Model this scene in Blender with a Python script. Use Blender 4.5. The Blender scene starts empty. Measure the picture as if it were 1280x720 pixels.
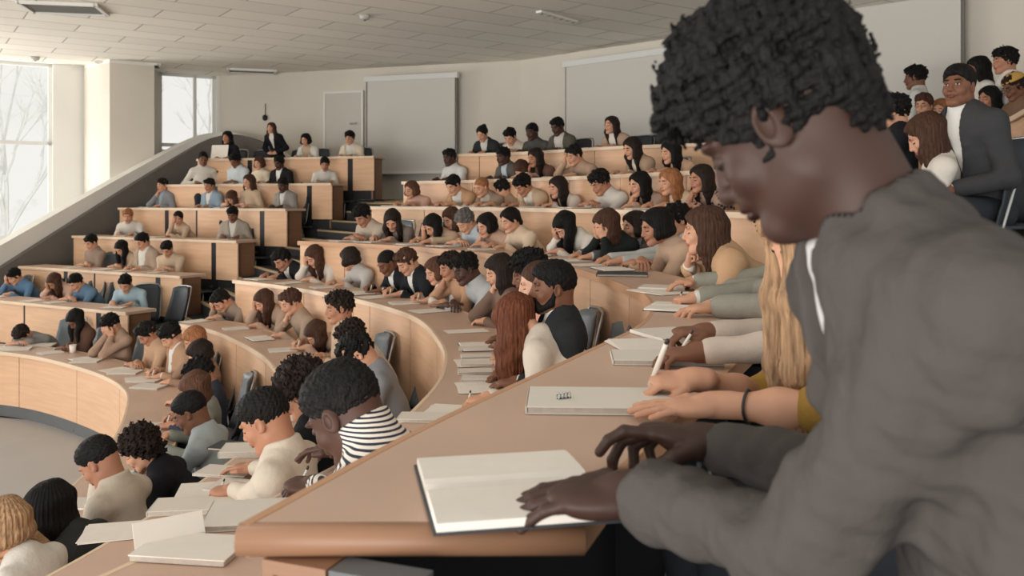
import bpy, bmesh, math, random
import numpy as np
from mathutils import Vector, Matrix
random.seed(7)
SC = bpy.context.scene
COL = SC.collection
F = 1100.0            # focal length in pixels of the 1280 wide frame
HY = 250.0            # pixel row of the horizon
CZ = 2.43             # camera height over the floor of the bowl
PI = math.pi

def px3(px, py, d):
    """world point at depth d that shows at pixel (px,py)"""
    return Vector(((px-640)/F*d, d, CZ+(HY-py)/F*d))
def on_z(px, py, z):
    d = (CZ-z)*F/(py-HY)
    return Vector(((px-640)/F*d, d, z))

# ------------------------------------------------------------------ materials
def lin(c):
    return tuple(((v/255)/12.92 if v/255 <= .04045 else ((v/255+.055)/1.055)**2.4) for v in c)
_M = {}
def mat(name, rgb, rough=.7, spec=.3, metal=0.0, noise=None, bump=None, coat=0, sheen=0, scale_map=None):
    """noise=(scale, amount) value mottling, bump=(scale, strength)"""
    key = (name, tuple(rgb))
    if key in _M: return _M[key]
    m = bpy.data.materials.new(name); m.use_nodes = True
    nt = m.node_tree; b = nt.nodes['Principled BSDF']
    c = lin(rgb)
    b.inputs['Base Color'].default_value = (*c, 1)
    b.inputs['Roughness'].default_value = rough
    b.inputs['Specular IOR Level'].default_value = spec
    b.inputs['Metallic'].default_value = metal
    if sheen: b.inputs['Sheen Weight'].default_value = sheen
    tc = nt.nodes.new('ShaderNodeTexCoord'); mp = nt.nodes.new('ShaderNodeMapping')
    nt.links.new(tc.outputs['Object'], mp.inputs['Vector'])
    if scale_map: mp.inputs['Scale'].default_value = scale_map
    if noise:
        n = nt.nodes.new('ShaderNodeTexNoise'); n.inputs['Scale'].default_value = noise[0]
        n.inputs['Detail'].default_value = 4
        nt.links.new(mp.outputs['Vector'], n.inputs['Vector'])
        r = nt.nodes.new('ShaderNodeValToRGB')
        a = noise[1]
        r.color_ramp.elements[0].position = .3; r.color_ramp.elements[1].position = .7
        r.color_ramp.elements[0].color = (*[v*(1-a) for v in c], 1)
        r.color_ramp.elements[1].color = (*[min(1, v*(1+a)) for v in c], 1)
        nt.links.new(n.outputs['Fac'], r.inputs['Fac'])
        nt.links.new(r.outputs['Color'], b.inputs['Base Color'])
    if bump:
        n2 = nt.nodes.new('ShaderNodeTexNoise'); n2.inputs['Scale'].default_value = bump[0]
        n2.inputs['Detail'].default_value = 3
        nt.links.new(mp.outputs['Vector'], n2.inputs['Vector'])
        bp = nt.nodes.new('ShaderNodeBump'); bp.inputs['Strength'].default_value = bump[1]
        bp.inputs['Distance'].default_value = .01
        nt.links.new(n2.outputs['Fac'], bp.inputs['Height'])
        nt.links.new(bp.outputs['Normal'], b.inputs['Normal'])
    _M[key] = m
    return m
def wood_mat(name, rgb, rough=.45):
    key = (name, tuple(rgb))
    if key in _M: return _M[key]
    m = mat(name, rgb, rough, .35, noise=(2.2, .07), scale_map=(1.0, 1.0, 14.0))
    return m
def stripe_mat(name, a, b, scale, axis='Z'):
    m = mat(name, a, .8)
    nt = m.node_tree; bs = nt.nodes['Principled BSDF']
    w = nt.nodes.new('ShaderNodeTexWave'); w.bands_direction = axis; w.inputs['Scale'].default_value = scale
    w.inputs['Distortion'].default_value = .35; w.inputs['Detail'].default_value = 1
    tc = nt.nodes.new('ShaderNodeTexCoord'); nt.links.new(tc.outputs['Object'], w.inputs['Vector'])
    r = nt.nodes.new('ShaderNodeValToRGB'); r.color_ramp.interpolation = 'LINEAR'
    r.color_ramp.elements[0].position = .36; r.color_ramp.elements[1].position = .46
    r.color_ramp.elements[0].color = (*lin(b), 1); r.color_ramp.elements[1].color = (*lin(a), 1)
    nt.links.new(w.outputs['Fac'], r.inputs['Fac']); nt.links.new(r.outputs['Color'], bs.inputs['Base Color'])
    return m
def print_mat(name, a, b, scale):
    """two-tone leafy print"""
    m = mat(name, a, .8)
    nt = m.node_tree; bs = nt.nodes['Principled BSDF']
    v = nt.nodes.new('ShaderNodeTexVoronoi'); v.inputs['Scale'].default_value = scale
    tc = nt.nodes.new('ShaderNodeTexCoord'); nt.links.new(tc.outputs['Object'], v.inputs['Vector'])
    r = nt.nodes.new('ShaderNodeValToRGB'); r.color_ramp.elements[0].position = .35; r.color_ramp.elements[1].position = .45
    r.color_ramp.elements[0].color = (*lin(b), 1); r.color_ramp.elements[1].color = (*lin(a), 1)
    nt.links.new(v.outputs['Distance'], r.inputs['Fac']); nt.links.new(r.outputs['Color'], bs.inputs['Base Color'])
    return m
def skin_mat(rgb):
    m = mat('skin', rgb, .55, .35, noise=(9, .06))
    m.node_tree.nodes['Principled BSDF'].inputs['Subsurface Weight'].default_value = 0
    return m
def hair_mat(rgb):
    key = ('hair', tuple(rgb))
    if key in _M: return _M[key]
    return mat('hair', rgb, .62, .16, noise=(14, .45), bump=(30, .5), scale_map=(7, 7, 1))
def cloth_mat(rgb, k='cloth'):
    return mat(k, rgb, .9, .12, noise=(3, .05), bump=(60, .25))

# ------------------------------------------------------------------ object helpers
def link(o, parent=None):
    COL.objects.link(o)
    if parent is not None: o.parent = parent
    return o
def tag(o, label=None, cat=None, group=None, kind=None):
    if label: o['label'] = label
    if cat: o['category'] = cat
    if group: o['group'] = group
    if kind: o['kind'] = kind
    return o
def thing(name, label, cat, loc=(0, 0, 0), rz=0.0, group=None):
    o = bpy.data.objects.new(name, None); COL.objects.link(o)
    o.location = loc; o.rotation_euler = (0, 0, rz); o.empty_display_size = .1
    return tag(o, label, cat, group)
def raw_mesh(name, V, Fc, mats, parent=None, smooth=True, midx=None):
    me = bpy.data.meshes.new(name)
    V = np.asarray(V, dtype=np.float32)
    if isinstance(Fc, np.ndarray):
        n = len(Fc); k = Fc.shape[1]
        me.vertices.add(len(V)); me.vertices.foreach_set('co', V.ravel())
        me.loops.add(n*k); me.loops.foreach_set('vertex_index', Fc.astype(np.int32).ravel())
        me.polygons.add(n); me.polygons.foreach_set('loop_start', np.arange(0, n*k, k, dtype=np.int32))
        me.update(calc_edges=True)
    else:
        me.from_pydata([tuple(v) for v in V], [], Fc)
    if smooth: me.polygons.foreach_set('use_smooth', [True]*len(me.polygons))
    for m in (mats if isinstance(mats, (list, tuple)) else [mats]): me.materials.append(m)
    if midx is not None: me.polygons.foreach_set('material_index', np.asarray(midx, dtype=np.int32))
    me.update()
    return link(bpy.data.objects.new(name, me), parent)

class MB:
    """collects simple solids, builds one mesh object"""
    def __init__(s): s.v = []; s.f = []
    def add(s, V, Fc):
        b = len(s.v); s.v += [tuple(v) for v in V]; s.f += [[i+b for i in f] for f in Fc]; return s
    def box(s, c, size, rot=None):
        x, y, z = [q/2 for q in size]
        V = [Vector(p) for p in ((-x,-y,-z),(x,-y,-z),(x,y,-z),(-x,y,-z),(-x,-y,z),(x,-y,z),(x,y,z),(-x,y,z))]
        if rot is not None: V = [rot @ p for p in V]
        c = Vector(c)
        return s.add([p+c for p in V], [[0,3,2,1],[4,5,6,7],[0,1,5,4],[1,2,6,5],[2,3,7,6],[3,0,4,7]])
    def prism(s, poly, z0, z1):
        n = len(poly)
        V = [(p[0], p[1], z0) for p in poly]+[(p[0], p[1], z1) for p in poly]
        a = sum(poly[i][0]*poly[(i+1) % n][1]-poly[(i+1) % n][0]*poly[i][1] for i in range(n))
        Fc = [list(range(n))[::-1], list(range(n, 2*n))]+[[i, (i+1) % n, n+(i+1) % n, n+i] for i in range(n)]
        if a < 0: Fc = [f[::-1] for f in Fc]
        return s.add(V, Fc)
    def tube(s, pts, r, n=8, caps=True):
        pts = [Vector(p) for p in pts]; rr = r if isinstance(r, (list, tuple)) else [r]*len(pts)
        rings = []; up = None
        for i, p in enumerate(pts):
            t = (pts[min(i+1, len(pts)-1)]-pts[max(i-1, 0)]).normalized()
            if up is None: up = t.orthogonal().normalized()
            up = (up-t*up.dot(t)).normalized(); w = t.cross(up)
            rings.append([p+(up*math.cos(2*PI*k/n)+w*math.sin(2*PI*k/n))*rr[i] for k in range(n)])
        b = len(s.v)
        for R in rings: s.v += [tuple(q) for q in R]
        for i in range(len(pts)-1):
            for k in range(n):
                s.f.append([b+i*n+k, b+i*n+(k+1) % n, b+(i+1)*n+(k+1) % n, b+(i+1)*n+k])
        if caps:
            s.f.append([b+k for k in range(n)][::-1]); s.f.append([b+(len(pts)-1)*n+k for k in range(n)])
        return s
    def lathe(s, prof, c=(0, 0, 0), n=20):
        b = len(s.v)
        for r, z in prof:
            for k in range(n): s.v.append((c[0]+r*math.cos(2*PI*k/n), c[1]+r*math.sin(2*PI*k/n), c[2]+z))
        for i in range(len(prof)-1):
            for k in range(n): s.f.append([b+i*n+k, b+i*n+(k+1) % n, b+(i+1)*n+(k+1) % n, b+(i+1)*n+k])
        s.f.append([b+k for k in range(n)][::-1]); s.f.append([b+(len(prof)-1)*n+k for k in range(n)])
        return s
    def ribbon(s, A, B, z0, z1):
        """solid between two plan polylines A and B (same length) from z0 to z1 (numbers or lists)"""
        n = len(A); b = len(s.v)
        Z0 = z0 if hasattr(z0, '__len__') else [z0]*n; Z1 = z1 if hasattr(z1, '__len__') else [z1]*n
        for i in range(n):
            s.v += [(A[i][0], A[i][1], Z0[i]), (B[i][0], B[i][1], Z0[i]), (B[i][0], B[i][1], Z1[i]), (A[i][0], A[i][1], Z1[i])]
        for i in range(n-1):
            o = b+4*i
            for k in range(4): s.f.append([o+k, o+4+k, o+4+(k+1) % 4, o+(k+1) % 4])
        s.f.append([b, b+1, b+2, b+3]); s.f.append([b+4*(n-1)+k for k in (3, 2, 1, 0)])
        return s
    def mesh(s, name, mats, parent=None, smooth=False, bevel=0, fix=True):
        me = bpy.data.meshes.new(name); me.from_pydata(s.v, [], s.f)
        if fix:
            bm = bmesh.new(); bm.from_mesh(me); bmesh.ops.recalc_face_normals(bm, faces=bm.faces)
            bm.to_mesh(me); bm.free()
        for m in (mats if isinstance(mats, (list, tuple)) else [mats]): me.materials.append(m)
        if smooth: me.polygons.foreach_set('use_smooth', [True]*len(me.polygons))
        o = link(bpy.data.objects.new(name, me), parent)
        if bevel:
            bv = o.modifiers.new('bevel', 'BEVEL'); bv.width = bevel; bv.segments = 2; bv.limit_method = 'ANGLE'
        return o

def struct(o): o['kind'] = 'structure'; return o

# ------------------------------------------------------------------ signed distance modelling
def N3(v):
    v = np.asarray(v, float); return v/max(1e-9, np.linalg.norm(v))
class Sdf:
    def __init__(s): s.p = []
    def cone(s, a, b, ra, rb=None, k=.02, M=None):
        s.p.append(('c', np.asarray(a, float), np.asarray(b, float), ra, ra if rb is None else rb, k, M)); return s
    def ell(s, c, r, R=None, k=.02):
        s.p.append(('e', np.asarray(c, float), np.asarray(r, float), np.eye(3) if R is None else np.asarray(R, float), k)); return s
    def sub_ell(s, c, r, R=None, k=.01):
        s.p.append(('se', np.asarray(c, float), np.asarray(r, float), np.eye(3) if R is None else np.asarray(R, float), k)); return s
    def cut(s, fn):       # keep where fn(P) <= 0
        s.p.append(('cut', fn)); return s
    def disp(s, fn):      # add displacement
        s.p.append(('disp', fn)); return s
    def bounds(s):
        lo = np.full(3, 1e9); hi = np.full(3, -1e9)
        for q in s.p:
            if q[0] == 'c':
                r = max(q[3], q[4])*(1.0 if q[6] is None else q[6][1])
                lo = np.minimum(lo, np.minimum(q[1], q[2])-r); hi = np.maximum(hi, np.maximum(q[1], q[2])+r)
            elif q[0] == 'e':
                r = q[2].max(); lo = np.minimum(lo, q[1]-r); hi = np.maximum(hi, q[1]+r)
        return lo, hi
    def mesh(s, vox):
        lo, hi = s.bounds(); lo = lo-3*vox; hi = hi+3*vox
        n = np.ceil((hi-lo)/vox).astype(int)+1
        while n.prod() > 9_000_000:
            vox *= 1.15; n = np.ceil((hi-lo)/vox).astype(int)+1
        D = np.full(n, 10.0, np.float32)
        ax = [lo[i]+np.arange(n[i])*vox for i in range(3)]
        for q in s.p:
            if q[0] in ('cut', 'disp'):
                P = np.stack(np.meshgrid(*ax, indexing='ij'), -1)
                if q[0] == 'cut': D = np.maximum(D, q[1](P)).astype(np.float32)
                else: D = (D+q[1](P)).astype(np.float32)
                continue
            k = q[5] if q[0] == 'c' else q[4]
            mg = k+3*vox
            if q[0] == 'c':
                r = max(q[3], q[4])*(1.0 if q[6] is None else q[6][1])
                a = np.minimum(q[1], q[2])-r-mg; b = np.maximum(q[1], q[2])+r+mg
            else:
                ext = np.abs(q[3])@q[2]      # rotated box extent
                a = q[1]-ext-mg; b = q[1]+ext+mg
            i0 = np.clip(np.floor((a-lo)/vox).astype(int), 0, n-1); i1 = np.clip(np.ceil((b-lo)/vox).astype(int)+1, 1, n)
            if (i1 <= i0).any(): continue
            sl = tuple(slice(i0[i], i1[i]) for i in range(3))
            X, Y, Z = np.meshgrid(ax[0][sl[0]], ax[1][sl[1]], ax[2][sl[2]], indexing='ij')
            P = np.stack([X, Y, Z], -1).astype(np.float32)
            if q[0] == 'c':
                A, B = q[1], q[2]
                if q[6] is not None:
                    Mx = q[6][0]; P = P@Mx.T.astype(np.float32); A = Mx@A; B = Mx@B
                ba = (B-A).astype(np.float32); L2 = max(1e-12, float(ba@ba))
                t = np.clip(((P-A.astype(np.float32))@ba)/L2, 0, 1)
                d = np.linalg.norm(P-(A.astype(np.float32)+t[..., None]*ba), axis=-1)-(q[3]+(q[4]-q[3])*t)
                if q[6] is not None: d = d/q[6][2]
            else:
                L = ((P-q[1].astype(np.float32))@q[3].astype(np.float32))/q[2].astype(np.float32)
                k0 = np.linalg.norm(L, axis=-1)
                k1 = np.linalg.norm(L/q[2].astype(np.float32), axis=-1)
                d = k0*(k0-1)/np.maximum(k1, 1e-6)
                d = np.where(k0 < 1e-3, -q[2].min(), d)
            cur = D[sl]
            if q[0] == 'se':
                d = -d; h = np.clip(k-np.abs(cur-d), 0, None)/k; D[sl] = np.maximum(cur, d)+h*h*k*.25
            else:
                h = np.clip(k-np.abs(cur-d), 0, None)/k; D[sl] = np.minimum(cur, d)-h*h*k*.25
        D[0] = D[-1] = 1; D[:, 0] = D[:, -1] = 1; D[:, :, 0] = D[:, :, -1] = 1
        return surface_nets(D, lo, vox)
_CO = [(i, j, k) for i in (0, 1) for j in (0, 1) for k in (0, 1)]
def surface_nets(D, lo, vox):
    n = np.array(D.shape); S = D < 0
    m = n-1
    c = sum(S[i:i+m[0], j:j+m[1], k:k+m[2]].astype(np.int8) for i, j, k in _CO)
    mix = (c > 0) & (c < 8)
    idx = np.full(m, -1, np.int32); cells = np.argwhere(mix)
    if len(cells) == 0: return np.zeros((0, 3)), np.zeros((0, 4), np.int32)
    idx[mix] = np.arange(len(cells))
    acc = np.zeros((len(cells), 3), np.float32); cnt = np.zeros(len(cells), np.float32)
    for i, j, k in _CO:
        for a in range(3):
            if (i, j, k)[a]: continue
            q = [i, j, k]; q[a] = 1
            d0 = D[cells[:, 0]+i, cells[:, 1]+j, cells[:, 2]+k]; d1 = D[cells[:, 0]+q[0], cells[:, 1]+q[1], cells[:, 2]+q[2]]
            x = (d0 < 0) != (d1 < 0)
            t = np.where(x, d0/np.where(x, d0-d1, 1), 0)
            p = np.array([i, j, k], np.float32)[None].repeat(len(cells), 0); p[:, a] = t
            acc[x] += p[x]; cnt[x] += 1
    V = (cells+acc/cnt[:, None])*vox+lo
    quads = []
    for a in range(3):
        b, e = (a+1) % 3, (a+2) % 3
        sl0 = [slice(None)]*3; sl1 = [slice(None)]*3
        sl0[a] = slice(0, n[a]-1); sl1[a] = slice(1, n[a])
        for q in (b, e): sl0[q] = slice(1, n[q]-1); sl1[q] = slice(1, n[q]-1)
        s0 = S[tuple(sl0)]; s1 = S[tuple(sl1)]
        for flip, mk in ((0, s0 & ~s1), (1, ~s0 & s1)):
            w = np.argwhere(mk)
            if len(w) == 0: continue
            w[:, b] += 1; w[:, e] += 1
            def cell(db, de):
                ww = w.copy(); ww[:, b] -= db; ww[:, e] -= de
                return idx[ww[:, 0], ww[:, 1], ww[:, 2]]
            q4 = np.stack([cell(1, 1), cell(0, 1), cell(0, 0), cell(1, 0)], 1)
            quads.append(q4[:, ::-1] if flip else q4)
    Q = np.concatenate(quads)
    return V, Q[(Q >= 0).all(1)]
def wobble(freq, amp, seed=0, oct=2):
    rs = np.random.RandomState(seed); dirs = rs.randn(6*oct, 3); dirs /= np.linalg.norm(dirs, axis=1)[:, None]; ph = rs.rand(6*oct)*6.28
    def fn(P):
        s = 0
        for i in range(6*oct):
            f = freq*(1+.35*(i % 3))*(2 if i >= 6 else 1)
            s = s+np.sin(P@dirs[i].astype(np.float32)*f+ph[i])*(.5 if i >= 6 else 1)
        return s*(amp/5.0)
    return fn
# ================================================================== materials used by the room
M_TOP   = wood_mat('beech_worktop', (202, 170, 149), .38)
M_PANEL = wood_mat('beech_panel', (222, 180, 145), .5)
M_EDGE  = wood_mat('oak_edge', (140, 103, 78), .45)
M_EDGEL = wood_mat('pale_edge', (226, 200, 172), .45)
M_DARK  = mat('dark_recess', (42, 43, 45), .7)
M_PLINTH = mat('plinth_grey', (98, 99, 100), .6, noise=(3, .06))
M_CARPET = mat('carpet_dark', (62, 62, 64), .95, .05, noise=(60, .2), bump=(200, .4))
M_FLOOR = mat('bowl_floor', (172, 170, 168), .55, .3, noise=(1.2, .04))
M_NOSE  = mat('stair_nosing', (160, 138, 104), .6)
M_WALL  = mat('wall_paint', (222, 215, 203), .85, .1, noise=(1.5, .02))
M_WALLW = mat('white_plaster', (236, 234, 228), .85, .1, noise=(1.5, .02))
M_PARA  = mat('parapet_grey', (112, 107, 101), .8, .15, noise=(2, .04))
M_PARAC = mat('parapet_capping', (226, 223, 216), .7, .15, noise=(2, .03))
M_FRAME = mat('window_frame_white', (226, 226, 222), .5)
M_SCREEN = mat('screen_fabric', (212, 208, 201), .8, .1)
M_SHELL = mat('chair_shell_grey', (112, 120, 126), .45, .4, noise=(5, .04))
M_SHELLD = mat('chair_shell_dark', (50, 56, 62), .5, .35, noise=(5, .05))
M_METAL = mat('brushed_metal', (170, 172, 172), .3, .5, metal=.9)
M_BLACKM = mat('black_metal', (36, 37, 39), .5)
M_PAPER = mat('paper', (232, 224, 213), .8, .1, noise=(20, .02))
M_PAPERG = mat('page_edges', (190, 180, 168), .85, .1, noise=(90, .08))
M_COVER = mat('notebook_cover', (58, 60, 64), .6)
M_COVERW = mat('white_cover', (222, 214, 203), .6)
M_PENW  = mat('pen_white', (222, 214, 202), .3, .5)
M_PENK  = mat('pen_black', (34, 32, 32), .35, .5)
def tile_mat():
    m = mat('ceiling_tiles', (206, 202, 192), .9, .1)
    nt = m.node_tree; b = nt.nodes['Principled BSDF']
    tc = nt.nodes.new('ShaderNodeTexCoord'); mp = nt.nodes.new('ShaderNodeMapping')
    mp.inputs['Rotation'].default_value = (0, 0, math.radians(-35.0))
    nt.links.new(tc.outputs['Object'], mp.inputs['Vector'])
    br = nt.nodes.new('ShaderNodeTexBrick'); br.offset = .5; br.inputs['Scale'].default_value = 1.0
    br.inputs['Brick Width'].default_value = 1.5; br.inputs['Row Height'].default_value = .6
    br.inputs['Mortar Size'].default_value = .012; br.inputs['Mortar Smooth'].default_value = .3
    br.inputs['Color1'].default_value = (*lin((250, 244, 232)), 1); br.inputs['Color2'].default_value = (*lin((241, 235, 223)), 1)
    br.inputs['Mortar'].default_value = (*lin((186, 181, 171)), 1)
    nt.links.new(mp.outputs['Vector'], br.inputs['Vector']); nt.links.new(br.outputs['Color'], b.inputs['Base Color'])
    bp = nt.nodes.new('ShaderNodeBump'); bp.inputs['Strength'].default_value = .6; bp.inputs['Distance'].default_value = .02; bp.invert = True
    nt.links.new(br.outputs['Fac'], bp.inputs['Height']); nt.links.new(bp.outputs['Normal'], b.inputs['Normal'])
    return m
M_CEIL = tile_mat()
def glass_mat():
    m = bpy.data.materials.new('window_glass'); m.use_nodes = True
    nt = m.node_tree; nt.nodes.clear()
    o = nt.nodes.new('ShaderNodeOutputMaterial'); t = nt.nodes.new('ShaderNodeBsdfTransparent'); g = nt.nodes.new('ShaderNodeBsdfGlossy')
    g.inputs['Roughness'].default_value = .02; mx = nt.nodes.new('ShaderNodeMixShader'); mx.inputs['Fac'].default_value = .04
    nt.links.new(t.outputs[0], mx.inputs[1]); nt.links.new(g.outputs[0], mx.inputs[2]); nt.links.new(mx.outputs[0], o.inputs['Surface'])
    return m
M_GLASS = glass_mat()

# ================================================================== plan curves of the rows (x, depth)
def catmull(pts, step=.08):
    P = [np.array(p, float) for p in pts]; P = [2*P[0]-P[1]]+P+[2*P[-1]-P[-2]]
    out = []
    for i in range(1, len(P)-2):
        n = max(2, int(np.linalg.norm(P[i+1]-P[i])/step))
        for j in range(n):
            t = j/n; a, b, c, d = P[i-1], P[i], P[i+1], P[i+2]
            out.append(.5*((2*b)+(-a+c)*t+(2*a-5*b+4*c-d)*t*t+(-a+3*b-3*c+d)*t**3))
    out.append(P[-2]); out = np.array(out)
    # even resample
    s = np.r_[0, np.cumsum(np.linalg.norm(np.diff(out, axis=0), axis=1))]
    n = int(s[-1]/step)+1; u = np.linspace(0, s[-1], n)
    return np.stack([np.interp(u, s, out[:, 0]), np.interp(u, s, out[:, 1])], 1)
def normals(C):
    T = np.gradient(C, axis=0)
    for _ in range(6): T[1:-1] = (T[:-2]+T[1:-1]*2+T[2:])/4
    T /= np.linalg.norm(T, axis=1)[:, None]
    return np.stack([-T[:, 1], T[:, 0]], 1)
def offset(C, o): return C+normals(C)*o
def resamp(C, n):
    s = np.r_[0, np.cumsum(np.linalg.norm(np.diff(C, axis=0), axis=1))]; u = np.linspace(0, s[-1], n)
    return np.stack([np.interp(u, s, C[:, 0]), np.interp(u, s, C[:, 1])], 1)

DW = .44        # depth of a worktop
DH = .73        # desk height
ROWS = {
 'R1': (-1.70, [(-6.6, 10.05), (-5.7, 9.84), (-4.95, 9.4), (-4.05, 8.62), (-3.45, 7.85), (-3.08, 7.0), (-2.85, 6.3), (-2.68, 5.6), (-2.58, 4.9), (-2.55, 4.2), (-2.6, 3.4), (-2.75, 2.6)]),
 'R2': (-1.29, [(-3.5, 9.2), (-2.95, 8.70), (-2.25, 7.63), (-1.86, 6.85), (-1.6, 6.1), (-1.45, 5.4), (-1.38, 4.73), (-1.42, 4.1), (-1.55, 3.2), (-1.8, 2.4), (-2.1, 1.7)]),
 'R3': (-.87, [(-3.05, 9.6), (-2.28, 8.88), (-1.44, 7.85), (-.76, 6.65), (-.44, 5.4), (-.355, 4.6), (-.38, 3.9), (-.54, 3.0), (-.95, 2.04), (-1.3, 1.42)]),
 'R4': (-.45, [(-2.35, 9.65), (-1.32, 8.85), (-.30, 7.6), (.37, 5.95), (.60, 4.6), (.615, 3.9), (.47, 3.2), (.19, 2.55), (-.16, 1.78), (-.375, 1.22)]),
 'M1': (-.08, [(-1.78, 11.0), (-1.02, 10.4), (-.32, 9.6), (.56, 8.0), (1.13, 6.8), (1.42, 5.8), (1.6, 5.0)]),
 'M2': (.25, [(-1.50, 11.95), (-.345, 10.8), (.67, 9.3), (1.2, 8.2), (1.53, 7.55), (1.97, 6.75), (2.25, 6.2)]),
 'M3': (.63, [(-.76, 12.1), (.03, 11.6), (.78, 10.8), (1.35, 10.2), (2.3, 9.6), (3.3, 8.9), (3.9, 8.3), (4.0, 7.6), (3.82, 6.8), (3.55, 6.1), (3.3, 5.4)]),
}
def lrow(xr, dr, dx, dy, t): return [(xr-dx*t, dr+dy*t), (xr-dx*t/2, dr+dy*t/2), (xr, dr)]
ROWS['L1'] = (-1.38, lrow(-4.74, 10.80, .87, .49, 4.2))
ROWS['L2'] = (-1.037, lrow(-4.53, 12.0, .87, .49, 3.7))
ROWS['L3'] = (-.59, lrow(-3.98, 12.7, .87, .49, 3.8))
ROWS['L4'] = (-.134, lrow(-3.45, 13.4, .87, .49, 3.92))
ROWS['L5'] = (.27, lrow(-2.90, 14.1, .92, .40, 3.47))
ROWS['L6'] = (.74, lrow(-2.33, 14.8, .95, .31, 3.55))
CUR = {k: catmull(v[1]) for k, v in ROWS.items()}
ZD = {k: v[0]+CZ for k, v in ROWS.items()}        # world height of each desk top
ZF = {k: ZD[k]-DH for k in ROWS}                  # its tier floor

def seg(C, a, b):
    s = np.r_[0, np.cumsum(np.linalg.norm(np.diff(C, axis=0), axis=1))]
    n = max(2, int((b-a)/.08)+1); u = np.linspace(a, b, n)
    return np.stack([np.interp(u, s, C[:, 0]), np.interp(u, s, C[:, 1])], 1)
def clen(C): return float(np.linalg.norm(np.diff(C, axis=0), axis=1).sum())

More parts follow.
